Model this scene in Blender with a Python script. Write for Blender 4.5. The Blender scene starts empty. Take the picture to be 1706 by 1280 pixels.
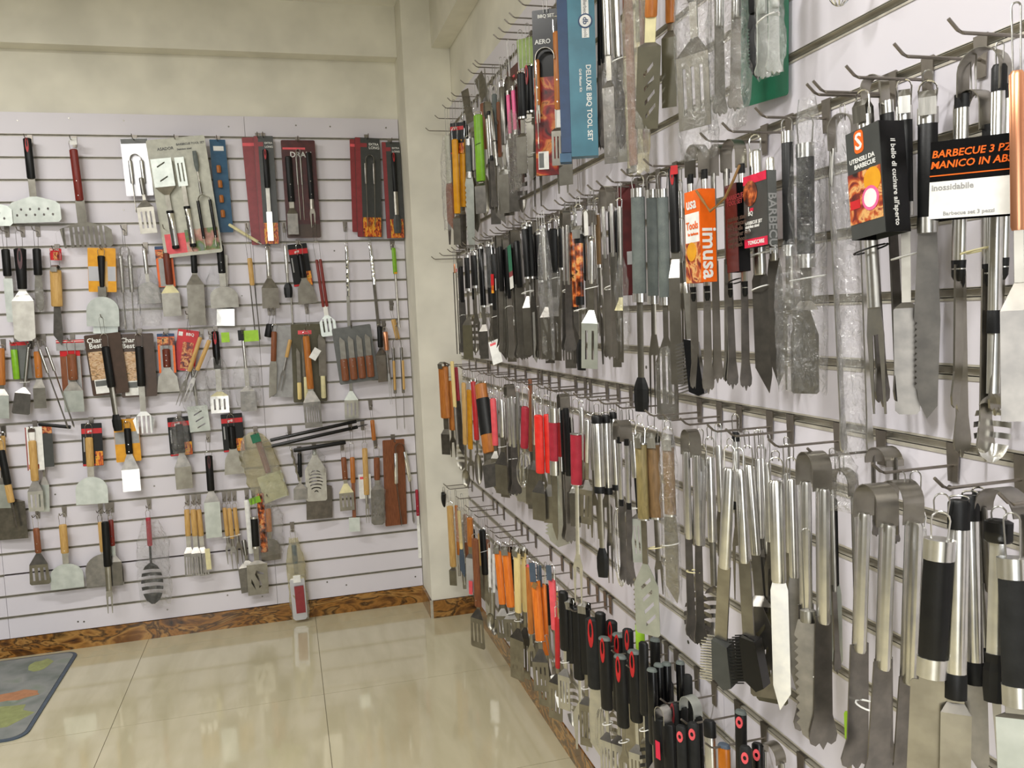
import bpy, bmesh, math, random
from mathutils import Vector, Matrix
from mathutils.geometry import tessellate_polygon
S = bpy.context.scene
C = S.collection
RND = random.Random(7)
PI = math.pi

# ---------------- camera (solved from the slat grooves of both walls) ----------------
CP = Vector((-.8505, -4.3121, 1.5118)); YAW, PIT, ROL, FPX = .2660, .0836, -.0443, 1380.0
_f = Vector((math.sin(YAW)*math.cos(PIT), math.cos(YAW)*math.cos(PIT), -math.sin(PIT)))
_r = Vector((math.cos(YAW), -math.sin(YAW), 0)); _u = _r.cross(_f)
RT = _r*math.cos(ROL)+_u*math.sin(ROL); UP = -_r*math.sin(ROL)+_u*math.cos(ROL); FW = _f
cam = bpy.data.cameras.new('camera'); co = bpy.data.objects.new('camera', cam); C.objects.link(co)
cam.sensor_width = 36; cam.lens = FPX/1706*36; cam.clip_start = .02
co.matrix_world = Matrix(((RT.x, UP.x, -FW.x, CP.x), (RT.y, UP.y, -FW.y, CP.y), (RT.z, UP.z, -FW.z, CP.z), (0, 0, 0, 1)))
S.camera = co
# ---------------- world, lights, exposure ----------------
w = bpy.data.worlds.new('world'); S.world = w; w.use_nodes = True
w.node_tree.nodes['Background'].inputs[0].default_value = (.85, .92, 1, 1)
w.node_tree.nodes['Background'].inputs[1].default_value = .6
def area(name, loc, size, sy, power, col, target):
    l = bpy.data.lights.new(name, 'AREA'); l.shape = 'RECTANGLE'; l.size = size; l.size_y = sy; l.energy = power; l.color = col
    o = bpy.data.objects.new(name, l); C.objects.link(o); o.location = loc
    o.rotation_euler = (Vector(target)-Vector(loc)).to_track_quat('-Z', 'Y').to_euler()
area('ceiling_tube_one', (-2.6, -1.7, 3.03), 1.2, .16, 36, (1, .985, .955), (-2.6, -1.7, 0))
area('ceiling_tube_two', (-2.0, -3.6, 3.03), 1.2, .16, 46, (1, .985, .955), (-2.0, -3.6, 0))
area('ceiling_tube_three', (-1.6, -5.2, 3.03), 1.2, .16, 56, (1, .985, .955), (-1.6, -5.2, 0))
area('shop_door_daylight', (-2.3, -6.9, 1.4), 1.2, 2.1, 30, (1, .99, .98), (-1.2, 0, 1.2))
S.view_settings.view_transform = 'Standard'; S.view_settings.look = 'None'
S.view_settings.exposure = 0.18; S.view_settings.gamma = 1; S.view_settings.use_curve_mapping = False

# ---------------- materials ----------------
def lin(c):
    return tuple(((v/255)/12.92 if v/255 <= .04045 else ((v/255+.055)/1.055)**2.4) for v in c)
M = {}
def mat(name, c, rough=.5, metal=0., c2=None, scale=40, stretch=(1, 1, 1), bump=0., bscale=200, spec=.5, coat=0., ramp=None, dist=0., detail=3):
    m = bpy.data.materials.new(name); m.use_nodes = True; nt = m.node_tree; b = nt.nodes['Principled BSDF']
    b.inputs['Roughness'].default_value = rough; b.inputs['Metallic'].default_value = metal
    b.inputs['Specular IOR Level'].default_value = spec; b.inputs['Coat Weight'].default_value = coat
    tc = nt.nodes.new('ShaderNodeTexCoord'); mp = nt.nodes.new('ShaderNodeMapping'); mp.inputs['Scale'].default_value = stretch
    nt.links.new(tc.outputs['Object'], mp.inputs[0])
    n = nt.nodes.new('ShaderNodeTexNoise'); n.inputs['Scale'].default_value = scale; n.inputs['Detail'].default_value = detail; n.inputs['Distortion'].default_value = dist
    nt.links.new(mp.outputs[0], n.inputs[0])
    r = nt.nodes.new('ShaderNodeValToRGB'); nt.links.new(n.outputs['Fac'], r.inputs[0])
    if ramp:
        e = r.color_ramp.elements
        while len(e) < len(ramp): e.new(.5)
        for i, (p, cc) in enumerate(ramp): e[i].position = p; e[i].color = (*lin(cc), 1)
    else:
        c2 = c2 or tuple(min(255, v*1.08+2) for v in c)
        r.color_ramp.elements[0].position = .35; r.color_ramp.elements[1].position = .68
        r.color_ramp.elements[0].color = (*lin(c), 1); r.color_ramp.elements[1].color = (*lin(c2), 1)
    nt.links.new(r.outputs[0], b.inputs['Base Color'])
    if bump:
        n2 = nt.nodes.new('ShaderNodeTexNoise'); n2.inputs['Scale'].default_value = bscale; nt.links.new(mp.outputs[0], n2.inputs[0])
        bp = nt.nodes.new('ShaderNodeBump'); bp.inputs['Strength'].default_value = bump; bp.inputs['Distance'].default_value = .002
        nt.links.new(n2.outputs['Fac'], bp.inputs['Height']); nt.links.new(bp.outputs[0], b.inputs['Normal'])
    M[name] = m; return m
mat('plaster', (222, 219, 205), .85, bump=.15, bscale=60, scale=4)
mat('ceiling_paint', (226, 224, 214), .9, scale=3)
mat('laminate', (220, 216, 224), .42, scale=2.2, c2=(225, 221, 229))
mat('unseen_wall_dark', (58, 54, 50), .6, scale=3)  # added dark tone for unseen walls: less bounce, darker flanks in the steel
mat('insert_metal', (188, 183, 170), .45, .35, scale=30)
mat('groove_dark', (62, 52, 46), .7, scale=20)
mat('tile', (188, 180, 150), .09, scale=3.2, stretch=(3.5, .8, 1), c2=(200, 192, 163), dist=.4, spec=.6, coat=.25)
mat('grout', (120, 112, 92), .9)
mat('marble', (0, 0, 0), .22, ramp=[(.30, (44, 28, 12)), (.40, (104, 66, 26)), (.47, (160, 110, 48)), (.52, (60, 38, 16)), (.58, (178, 132, 70)), (.66, (118, 76, 30)), (.74, (50, 28, 12))], scale=2.8, stretch=(1, 1, 2.6), dist=2.6, detail=5, coat=.3)
mat('steel', (150, 149, 144), .24, 1., c2=(172, 170, 165), scale=50, stretch=(5, 5, .25), bump=.05, bscale=300)
mat('bright_steel', (206, 206, 204), .15, 1., scale=40, c2=(224, 223, 217))
mat('pale_steel', (188, 194, 187), .4, .8, scale=30, c2=(206, 211, 204))
mat('dark_steel', (124, 121, 116), .3, .95, c2=(144, 140, 133), scale=40)
mat('flat_steel', (146, 142, 132), .3, .95, c2=(164, 160, 149), scale=30)
for _n in ('steel', 'bright_steel'):
    _t = M[_n].node_tree; _b = _t.nodes['Principled BSDF']; _g = _t.nodes.new('ShaderNodeTangent'); _g.direction_type = 'RADIAL'; _g.axis = 'Z'
    _b.inputs['Anisotropic'].default_value = .85; _b.inputs['Anisotropic Rotation'].default_value = .25; _b.inputs['Roughness'].default_value = {'steel': .36, 'bright_steel': .28}[_n]; _t.links.new(_g.outputs[0], _b.inputs['Tangent'])
mat('chrome', (222, 222, 218), .12, 1., scale=20)
mat('hook_wire', (126, 120, 112), .35, .8)
mat('black', (13, 13, 14), .42, c2=(19, 20, 20), bump=.1, spec=.35)
mat('gloss_black', (9, 9, 10), .25, c2=(15, 15, 16), spec=.4)
mat('soft_black', (26, 27, 27), .6, c2=(36, 37, 37), bump=.15, spec=.3)
mat('grey_grip', (92, 100, 98), .55, c2=(108, 116, 112), bump=.5, bscale=420)
mat('red_wood', (110, 30, 22), .45, c2=(134, 40, 28), scale=60, stretch=(4, 4, .4))
mat('dark_wood', (88, 34, 20), .45, c2=(118, 50, 28), scale=60, stretch=(4, 4, .4))
mat('brown_wood', (116, 66, 38), .5, c2=(144, 86, 52), scale=60, stretch=(4, 4, .4))
mat('orange_wood', (168, 98, 36), .42, c2=(194, 122, 52), scale=60, stretch=(4, 4, .4))
mat('bright_orange', (214, 108, 26), .42, c2=(236, 132, 40), scale=60, stretch=(4, 4, .4))
mat('light_wood', (190, 148, 84), .5, c2=(212, 174, 108), scale=60, stretch=(4, 4, .4))
mat('pale_wood', (224, 200, 132), .5, c2=(236, 214, 150), scale=60, stretch=(4, 4, .4))
mat('yellow', (218, 150, 14), .4, c2=(232, 166, 26))
mat('olive_wood', (116, 104, 66), .45, c2=(150, 134, 88), scale=30, stretch=(3, 3, .5), dist=1.5)
mat('burl_wood', (112, 88, 58), .45, c2=(140, 110, 74), scale=30, stretch=(3, 3, .5), dist=1.5)
mat('crimson', (158, 28, 48), .5, c2=(176, 38, 60), bump=.4, bscale=380)
mat('bright_red', (226, 42, 34), .42, c2=(240, 56, 44), bump=.2)
mat('red', (176, 30, 34), .42)
mat('coral', (222, 84, 92), .45)
mat('maroon', (66, 22, 24), .3, c2=(84, 30, 30))
mat('pink', (224, 96, 146), .4)
mat('green', (120, 172, 34), .4)
mat('pale_green', (150, 172, 104), .5)
mat('red_photo', (0, 0, 0), .3, ramp=[(.3, (48, 10, 10)), (.44, (120, 18, 16)), (.54, (168, 44, 26)), (.62, (206, 130, 60)), (.7, (96, 20, 18))], scale=22, dist=1)
mat('lime', (150, 196, 44), .45)
mat('dark_green', (16, 104, 74), .45)
mat('slate', (68, 80, 94), .5)
mat('copper', (206, 140, 104), .28, .8, c2=(224, 160, 122), stretch=(5, 5, .3))
mat('amber', (168, 96, 18), .3)
mat('teal', (38, 104, 124), .35, c2=(56, 126, 146), scale=14)
mat('blue', (40, 84, 118), .4, c2=(52, 96, 128))
mat('navy', (34, 62, 100), .45)
mat('white', (226, 226, 222), .6)
mat('cream', (214, 206, 160), .5)
mat('beige_card', (182, 182, 168), .4)
mat('silver_card', (190, 190, 194), .3, .5, scale=8)
mat('grey_card', (96, 98, 96), .4)
mat('mid_grey', (150, 150, 150), .5)
mat('card_red', (134, 46, 50), .4)
mat('vivid_red', (190, 28, 34), .4)
mat('raspberry', (206, 24, 64), .4)
mat('card_orange', (226, 98, 10), .4)
mat('charcoal', (58, 60, 58), .4)
mat('olive_card', (84, 80, 62), .4)
mat('brown_card', (70, 54, 44), .4)
mat('twine', (132, 100, 58), .9)
mat('mat_grey', (0, 0, 0), .95, ramp=[(.3, (96, 104, 98)), (.45, (126, 130, 128)), (.55, (140, 142, 140)), (.68, (120, 132, 116)), (.74, (152, 156, 150))], scale=5, bump=.4, bscale=300)
mat('mat_green', (138, 144, 96), .95); mat('mat_orange', (166, 118, 86), .95); mat('mat_ink', (40, 50, 60), .95)
mat('flames', (0, 0, 0), .4, ramp=[(.3, (40, 14, 10)), (.42, (170, 54, 20)), (.52, (226, 120, 26)), (.62, (240, 190, 60)), (.72, (120, 40, 16))], scale=55, stretch=(1.6, 1, .6), dist=1)
mat('food_photo', (0, 0, 0), .35, ramp=[(.3, (36, 18, 14)), (.42, (128, 40, 28)), (.5, (190, 90, 40)), (.58, (226, 178, 110)), (.66, (150, 48, 44)), (.74, (70, 90, 30))], scale=42, dist=1.2, detail=4)
mat('pale_photo', (0, 0, 0), .4, ramp=[(.3, (90, 92, 84)), (.45, (196, 152, 104)), (.55, (214, 190, 160)), (.65, (170, 120, 76)), (.75, (130, 130, 120))], scale=40, stretch=(1, 1, 2.5), dist=1)
mat('ember_print', (0, 0, 0), .3, ramp=[(.32, (34, 18, 12)), (.45, (120, 52, 22)), (.55, (206, 106, 50)), (.64, (226, 170, 100)), (.72, (60, 30, 18))], scale=50, detail=4)
mat('veg_photo', (0, 0, 0), .4, ramp=[(.32, (120, 128, 124)), (.42, (98, 130, 60)), (.52, (176, 120, 110)), (.62, (206, 160, 140)), (.72, (150, 160, 150))], scale=16)
def film(name, gl, haze, tint):
    m = bpy.data.materials.new(name); m.use_nodes = True; nt = m.node_tree; nt.nodes.clear()
    out = nt.nodes.new('ShaderNodeOutputMaterial'); tr = nt.nodes.new('ShaderNodeBsdfTransparent'); tr.inputs[0].default_value = (*tint, 1)
    g = nt.nodes.new('ShaderNodeBsdfGlossy'); g.inputs['Roughness'].default_value = .14
    df = nt.nodes.new('ShaderNodeBsdfDiffuse'); df.inputs[0].default_value = (.8, .8, .78, 1)
    tc = nt.nodes.new('ShaderNodeTexCoord'); n = nt.nodes.new('ShaderNodeTexNoise'); n.inputs['Scale'].default_value = 38; n.inputs['Detail'].default_value = 4; n.inputs['Distortion'].default_value = 1.5
    nt.links.new(tc.outputs['Object'], n.inputs[0])
    bp = nt.nodes.new('ShaderNodeBump'); bp.inputs['Strength'].default_value = 1; bp.inputs['Distance'].default_value = .012; nt.links.new(n.outputs['Fac'], bp.inputs['Height'])
    nt.links.new(bp.outputs[0], g.inputs['Normal'])
    a = nt.nodes.new('ShaderNodeMixShader'); a.inputs[0].default_value = haze; nt.links.new(tr.outputs[0], a.inputs[1]); nt.links.new(df.outputs[0], a.inputs[2])
    lw = nt.nodes.new('ShaderNodeLayerWeight'); lw.inputs[0].default_value = .25; nt.links.new(bp.outputs[0], lw.inputs['Normal'])
    ad = nt.nodes.new('ShaderNodeMath'); ad.operation = 'MULTIPLY_ADD'; ad.inputs[1].default_value = .38; ad.inputs[2].default_value = gl; ad.use_clamp = True
    nt.links.new(lw.outputs['Fresnel'], ad.inputs[0])
    b = nt.nodes.new('ShaderNodeMixShader'); nt.links.new(ad.outputs[0], b.inputs[0]); nt.links.new(a.outputs[0], b.inputs[1]); nt.links.new(g.outputs[0], b.inputs[2])
    nt.links.new(b.outputs[0], out.inputs[0]); M[name] = m
film('film', .08, .035, (.985, .985, .985)); film('olive_film', .08, .15, (.86, .82, .6))

# ---------------- mesh helpers ----------------
class MB:
    def __init__(s): s.v = []; s.f = []
    def add(s, vs, fs):
        n = len(s.v); s.v += [tuple(v) for v in vs]; s.f += [tuple(i+n for i in f) for f in fs]; return s
    def box(s, x, y, z, sx, sy, sz):
        sx, sy, sz = sx/2, sy/2, sz/2
        return s.add([(x+a*sx, y+b*sy, z+c*sz) for a in (-1, 1) for b in (-1, 1) for c in (-1, 1)],
                     [(0, 1, 3, 2), (4, 6, 7, 5), (0, 4, 5, 1), (2, 3, 7, 6), (0, 2, 6, 4), (1, 5, 7, 3)])
    def hexa(s, p):    # 8 points: 4 of one end, 4 of the other
        return s.add(p, [(0, 1, 2, 3), (7, 6, 5, 4), (0, 4, 5, 1), (1, 5, 6, 2), (2, 6, 7, 3), (3, 7, 4, 0)])
    def tube(s, pts, r, n=8, ry=None, cap=True, closed=False):   # r scalar or list (half widths); ry = depth factor
        pts = [Vector(p) for p in pts]; k = len(pts); rs = r if isinstance(r, (list, tuple)) else [r]*k
        base = len(s.v); up = Vector((0, 1, 0)); f = ry or 1
        for i, p in enumerate(pts):
            if closed: d = pts[(i+1) % k]-pts[i-1]
            else: d = pts[min(i+1, k-1)]-pts[max(i-1, 0)]
            d.normalize(); a = d.cross(up)
            if a.length < .2: a = d.cross(Vector((1, 0, 0)))
            a.normalize(); b = a.cross(d)
            for j in range(n):
                t = 2*PI*(j+.5)/n; s.v.append(tuple(p+a*math.cos(t)*rs[i]+b*math.sin(t)*rs[i]*f))
        for i in range(k if closed else k-1):
            i2 = (i+1) % k
            for j in range(n): s.f.append((base+i*n+j, base+i*n+(j+1) % n, base+i2*n+(j+1) % n, base+i2*n+j))
        if cap and not closed: s.f.append(tuple(base+j for j in range(n))[::-1]); s.f.append(tuple(base+(k-1)*n+j for j in range(n)))
        return s
    def plate(s, outer, holes, y, th):     # outline in x,z with real openings, thickness along y
        loops = [[Vector((a, b, 0)) for a, b in l] for l in [outer]+list(holes)]
        fl = [p for l in loops for p in l]; n = len(fl); base = len(s.v)
        tr = tessellate_polygon(loops)
        s.v += [(p.x, y-th/2, p.y) for p in fl]+[(p.x, y+th/2, p.y) for p in fl]
        for t in tr: s.f.append(tuple(base+i for i in t)); s.f.append(tuple(base+n+i for i in reversed(t)))
        o = 0
        for l in loops:
            k = len(l)
            for i in range(k): a, b = base+o+i, base+o+(i+1) % k; s.f.append((a, b, b+n, a+n))
            o += k
        return s
    def build(s, name, m, parent=None, smooth=True, recalc=True):
        me = bpy.data.meshes.new(name); me.from_pydata(s.v, [], s.f)
        if recalc:
            bm = bmesh.new(); bm.from_mesh(me); bmesh.ops.recalc_face_normals(bm, faces=bm.faces); bm.to_mesh(me); bm.free()
        me.materials.append(M[m] if isinstance(m, str) else m)
        if smooth: me.shade_smooth(); me.set_sharp_from_angle(angle=.6)
        o = bpy.data.objects.new(name, me); C.objects.link(o)
        if parent: o.parent = parent
        return o
def empty(name, mw):
    o = bpy.data.objects.new(name, None); o.empty_display_size = .02; C.objects.link(o); o.matrix_world = mw; return o
def meta(o, label, cat, group=None):
    o['label'] = label; o['category'] = cat
    if group: o['group'] = group
def struct(o): o['kind'] = 'structure'; return o
def boxo(name, m, lo, hi, parent=None):
    c = [(a+b)/2 for a, b in zip(lo, hi)]; d = [b-a for a, b in zip(lo, hi)]
    return MB().box(*c, *d).build(name, m, parent, smooth=False)
def text(s, size, m, o, xd, zd, parent, name='lettering', align='LEFT'):
    cu = bpy.data.curves.new('t', 'FONT'); cu.body = s; cu.size = size; cu.resolution_u = 2; cu.extrude = .0002; cu.offset = size*.02
    cu.align_x = align; cu.align_y = 'CENTER'
    ob = bpy.data.objects.new('t', cu); C.objects.link(ob); dg = bpy.context.evaluated_depsgraph_get(); dg.update()
    me = bpy.data.meshes.new_from_object(ob.evaluated_get(dg)); bpy.data.objects.remove(ob)
    xd, zd = Vector(xd), Vector(zd); nn = xd.cross(zd)
    me.transform(Matrix(((xd.x, zd.x, nn.x, o[0]), (xd.y, zd.y, nn.y, o[1]), (xd.z, zd.z, nn.z, o[2]), (0, 0, 0, 1))))
    me.materials.clear(); me.materials.append(M[m]); q = bpy.data.objects.new(name, me); C.objects.link(q); q.parent = parent; return q
def ray(px, py): return (RT*((px-853)/FPX)+UP*(-(py-640)/FPX)+FW)
def on_plane(px, py, ax, v):
    d = ray(px, py); return CP+d*((v-CP[ax])/d[ax])
def depth(p): return (p-CP).dot(FW)

# ================= the setting =================
G = .1016; ZT = 2.53; XL, YF, ZC = -4.0, -7.0, 3.06
floor = struct(boxo('floor', 'grout', (XL, YF, -.05), (.1, .1, -.0025)))
k = 0; tm = None
for i in range(-4, 1):
    for j in range(-8, 1):
        x0, x1 = -.785+.8*i, min(-.785+.8*(i+1), .012)
        y0, y1 = -.14+.8*j, min(-.14+.8*(j+1), .0)
        x0 = max(x0, XL); y0 = max(y0, YF)
        a = .0012; boxo('floor_tile', 'tile', (x0+a, y0+a, -.0025), (x1-a, y1-a, 0), floor)
for j in range(-8, 1):
    pass
struct(boxo('ceiling', 'ceiling_paint', (XL, YF, ZC), (.1, .1, ZC+.1)))
wb = struct(boxo('wall_back', 'plaster', (XL, .016, 0), (.1, .12, ZC)))
wr = struct(boxo('wall_right', 'plaster', (.016, YF, 0), (.12, .12, ZC)))
struct(boxo('wall_left', 'unseen_wall_dark', (XL-.1, YF, 0), (XL, .1, ZC)))  # unseen walls, left and behind, darkened for what the steel reflects
struct(boxo('wall_front', 'unseen_wall_dark', (-3.9, YF-.1, 2.7), (.1, YF, ZC)))
struct(boxo('wall_front', 'unseen_wall_dark', (-4.0, YF-.1, 0), (-3.0, YF, 2.7)))
struct(boxo('wall_front', 'unseen_wall_dark', (-.9, YF-.1, 0), (.1, YF, 2.7)))
struct(boxo('pillar', 'plaster', (-.215, -.256, .09), (.015, .015, ZC)))
struct(boxo('trim_1', 'plaster', (XL, -.075, 2.815), (-.2155, .015, ZC)))
struct(boxo('trim_2', 'plaster', (-.074, YF, 2.81), (.0155, -.2565, ZC)))
# baseboards of brown veined tile, with a pale corner bead on the pillar
struct(boxo('baseboard_back', 'marble', (XL, -.004, 0), (-.2165, .0155, .088)))
struct(boxo('baseboard_right', 'marble', (-.004, YF, 0), (.0155, -.2665, .088)))
struct(boxo('baseboard_pillar', 'marble', (-.2105, -.2655, 0), (.0, -.2565, .088)))
struct(boxo('baseboard_column', 'marble', (-.2255, -.2565, 0), (-.2155, -.004, .088)))
struct(boxo('trim_3', 'insert_metal', (-.2245, -.2655, 0), (-.2108, -.2575, .092)))
def slatwall(wall, ax, panels, dark=None):
    # every slat and every aluminium groove insert is a piece of its own
    cache = {}
    for pi, (a, b) in enumerate(panels):
        for k in range(24):
            g = .0044 if ax == 0 else .0065; zt = ZT-G*k-(.0 if k == 0 else g); zb = ZT-G*(k+1)+(g if k < 23 else 0)
            if ax == 0: lo, hi = (a+.0008, 0, zb), (b-.0008, .0155, zt)
            else: lo, hi = (0, a+.0008, zb), (.0155, b-.0008, zt)
            boxo('slat', 'laminate', lo, hi, wall)
            if k:
                zc = ZT-G*k; m = MB(); dk = dark and (pi, k) in dark
                def bx(o0, o1, z0, z1):
                    if ax == 0: m.box((a+b)/2, (o0+o1)/2, (z0+z1)/2, b-a-.0016, o1-o0, z1-z0)
                    else: m.box((o0+o1)/2, (a+b)/2, (z0+z1)/2, o1-o0, b-a-.0016, z1-z0)
                bx(.0105, .0155, zc-g+.0002, zc+g-.0002)
                if not dk: bx(-.0018, .0105, zc-g+.0002, zc-g+.0016); bx(-.0018, .0105, zc+g-.0015, zc+g-.0002); q = .0022 if ax == 1 and k > 10 else 0; bx(-.0018, -.0006, zc-g-(.0033 if ax else .0018)-q, zc-g+.0019); bx(-.0018, -.0006, zc+g-.0019, zc+g+.0007+q)
                m.build('groove_insert', 'groove_dark' if dk else 'insert_metal', wall, smooth=False)
slatwall(wb, 0, [(-.967, -.2175), (-2.187, -.967), (-3.407, -2.187)], dark={(1, 21)})
slatwall(wr, 1, [(-1.567, -.2575), (-2.787, -1.567), (-4.007, -2.787), (-5.227, -4.007)])
for wall, ax, pts in ((wb, 0, [(29, 201), (115, 197), (206, 201), (381, 211), (493, 209), (550, 211), (643, 213), (206, 350), (557, 418), (56, 499), (92, 824), (257, 810), (130, 1036), (140, 1036), (279, 1016), (379, 992), (545, 970), (577, 975), (692, 961), (437, 994), (403, 493), (381, 820)]),
                      (wr, 1, [(1583, 813), (1461, 847), (1243, 163), (1247, 173), (1077, 612), (1147, 1070), (821, 822), (1097, 1021)])):
    m = MB()
    for q in pts:
        p = on_plane(q[0], q[1], 1 if ax == 0 else 0, 0)
        if ax == 0: m.tube([(p.x, -.0012, p.z), (p.x, .004, p.z)], .0042, 8)
        else: m.tube([(-.0012, p.y, p.z), (.004, p.y, p.z)], .0042, 8)
    o = m.build('screw', 'dark_steel', wall); o['kind'] = 'stuff'
# grey mat on the floor
def rrect(x0, y0, x1, y1, r, n=5):
    P = []
    for cx, cy, a0 in ((x1-r, y1-r, 0), (x0+r, y1-r, 90), (x0+r, y0+r, 180), (x1-r, y0+r, 270)):
        for i in range(n+1): t = math.radians(a0+90*i/n); P.append((cx+r*math.cos(t), cy+r*math.sin(t)))
    return P
def flat(name, pts, z0, z1, m, parent):
    n = len(pts); mb = MB().add([(a, b, z0) for a, b in pts]+[(a, b, z1) for a, b in pts], [tuple(range(n))[::-1], tuple(range(n, 2*n))]+[(i, (i+1) % n, n+(i+1) % n, n+i) for i in range(n)])
    return mb.build(name, m, parent, smooth=False)
t = empty('floor_mat', Matrix.Translation((-2.3, -.48, 0)))
meta(t, 'grey patterned floor mat at the foot of the back wall', 'mat')
flat('mat_body', rrect(-.47, -.42, .40, .42, .05), 0, .008, 'mat_grey', t)
flat('mat_edge', rrect(-.485, -.435, .415, .435, .06), 0, .0055, 'slate', t)
def blob(cx, cy, rx, ry, sd):
    r = random.Random(sd); return [(cx+rx*math.cos(2*PI*i/14)*(1+r.uniform(-.2, .2)), cy+ry*math.sin(2*PI*i/14)*(1+r.uniform(-.2, .2))) for i in range(14)]
flat('green_print', blob(.28, .30, .05, .07, 1), .008, .0085, 'mat_green', t); flat('green_print', blob(.25, -.22, .12, .11, 2), .008, .0085, 'mat_green', t)
flat('orange_print', blob(.27, -.02, .09, .05, 3), .008, .0085, 'mat_orange', t); flat('dark_print', blob(.2, -.16, .03, .01, 4), .0085, .009, 'mat_ink', t)

# ================= tools =================
CARD = {   # base material, printed rectangles (u0,v0,u1,v1,material), lettering (string,u,v,size,material,rotated)
 'strip': ('charcoal', [(-.5, 0, -.28, 1, 'card_red'), (-.5, .055, -.02, .095, 'card_red'), (-.26, .80, .46, .995, 'flames')], [('EXTRA', .05, .065, .13, 'white', 0), ('LONG', .05, .1, .15, 'white', 0)]),
 'redback': ('card_red', [(-.5, .05, .5, .08, 'coral')], []),
 'maroon': ('maroon', [(-.5, .86, .5, 1, 'brown_card'), (-.46, .075, .2, .095, 'coral')], [('DRAN', -.26, .15, .23, 'white', 0)]),
 'blister': ('beige_card', [(-.45, .80, .0, .97, 'coral'), (-.1, .78, .47, .97, 'veg_photo')], [('ASADOR', -.33, .085, .07, 'charcoal', 0), ('BARBECUE TOOL SET', 0, .06, .05, 'charcoal', 0), ('Stainless steel', 0, .1, .045, 'charcoal', 0)]),
 'blue': ('blue', [(-.3, .07, .35, .12, 'white')], []),
 'silver': ('silver_card', [(-.5, 0, .5, .09, 'grey_card')], []),
 'band': ('black', [(-.5, .12, .5, .24, 'vivid_red'), (-.5, .95, .5, 1, 'vivid_red'), (.12, .66, .5, .99, 'flames'), (-.42, .32, -.36, .66, 'mid_grey')], [('grill', -.2, .18, .16, 'white', 0)]),
 'yellow': ('yellow', [(-.5, .3, .5, .58, 'mid_grey')], []),
 'label': ('white', [(-.5, 0, -.42, 1, 'card_red'), (-.3, .04, .1, .12, 'brown_card'), (-.4, .86, .2, .97, 'food_photo')], []),
 'darkcard': ('charcoal', [(-.5, 0, .5, .18, 'food_photo')], []),
 'redcard': ('vivid_red', [(-.45, .06, -.25, .16, 'white'), (-.2, .3, .3, .95, 'food_photo')], [('BBQ', -.1, .11, .2, 'white', 0)]),
 'brown': ('brown_card', [(-.46, .28, -.02, .74, 'pale_photo'), (-.4, .74, -.02, .97, 'white'), (-.38, .76, -.04, .85, 'grey_card')], [('Char', -.44, .10, .2, 'white', 0), ('Best', -.40, .19, .2, 'white', 0)]),
 'orangewood': ('navy', [(-.5, .08, .5, 1, 'card_orange'), (-.36, .18, .36, .98, 'mid_grey'), (-.5, .1, .5, .3, 'ember_print')], []),
 'wooden': ('yellow', [(-.5, .42, .5, .75, 'silver_card'), (-.1, .3, .2, 1, 'light_wood')], []),
 'header': ('mid_grey', [(-.5, 0, .5, .3, 'vivid_red'), (-.5, .12, .5, .18, 'white')], []),
 'redhead': ('grey_card', [(-.5, 0, .5, .1, 'vivid_red')], []),
 'brownbag': ('brown_wood', [(-.5, 0, .5, .12, 'vivid_red'), (-.2, .12, .5, 1, 'mid_grey')], []),
 'flame_red': ('gloss_black', [(-.5, .40, .5, 1, 'red_photo'), (-.4, .85, -.02, .96, 'white'), (-.38, .86, -.2, .95, 'grey_card')], [('BBQ SET', -.3, .04, .16, 'white', 0), ('AERO', -.42, .19, .22, 'white', 0)]),
 'green': ('dark_green', [], []),
 'mred': ('maroon', [(-.1, .60, .3, .72, 'mid_grey')], []),
 'olive': ('olive_card', [(-.3, .08, .1, .13, 'coral')], []),
 'board': ('grey_card', [], []), 'glass': ('mid_grey', [], []), 'dwood': ('brown_wood', [], []), 'lime': ('pale_green', [], []),
 'whitecard': ('white', [(-.4, .1, .2, .2, 'coral')], []),
}
def card(emp, style, w, h, x, z, y, name='packaging_card', th=.0016):
    base, dec, tx = CARD[style]
    m = MB(); r = min(w, h)*.04; P = [(x+a, z-h/2+b) for a, b in rrect(-w/2, -h/2, w/2, h/2, r, 3)]
    m.plate(P, [], y, th); o = m.build(name, base, emp, smooth=False)
    for i, (u0, v0, u1, v1, mm) in enumerate(dec):
        e = .0003*(i+1); e0 = w*.012
        boxo('printed_panel', mm, (x+max(u0*w, -w/2+e0), y-th/2-e, z-min(v1*h, h-e0)), (x+min(u1*w, w/2-e0), y-th/2, z-max(v0*h, e0)), o)
    for s, u, v, sz, mm, rot in tx:
        text(s, sz*w, mm, (x+u*w, y-th/2-.0003*len(dec)-.0004, z-v*h), (1, 0, 0), (0, 0, 1), o)
    return o
def bag(emp, w, h, x, z, y, m='film', sd=0, d=.02):
    # crumpled clear bag: a flattened tube with folds, pinched at the top
    r = random.Random(sd+11); mb = MB(); nz, na = 16, 18; rows = []
    for i in range(nz+1):
        t = i/nz; k = min(1, .45+2.2*t) if t < .25 else 1; k *= (1 if t < .93 else .92)
        for j in range(na):
            a = 2*PI*j/na; c, s_ = math.cos(a), math.sin(a)
            q = 1+r.uniform(-.10, .10)+.05*math.sin(9*t+j)
            mb.v.append((x+w/2*k*q*math.copysign(abs(c)**.8, c), y+d/2*k*(q+r.uniform(-.35, .35))*s_, z-h*t+r.uniform(-.3, .3)*h/nz))
    for i in range(nz):
        for j in range(na): mb.f.append((i*na+j, i*na+(j+1) % na, (i+1)*na+(j+1) % na, (i+1)*na+j))
    o = mb.build('clear_bag', m, emp, smooth=True); return o
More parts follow.
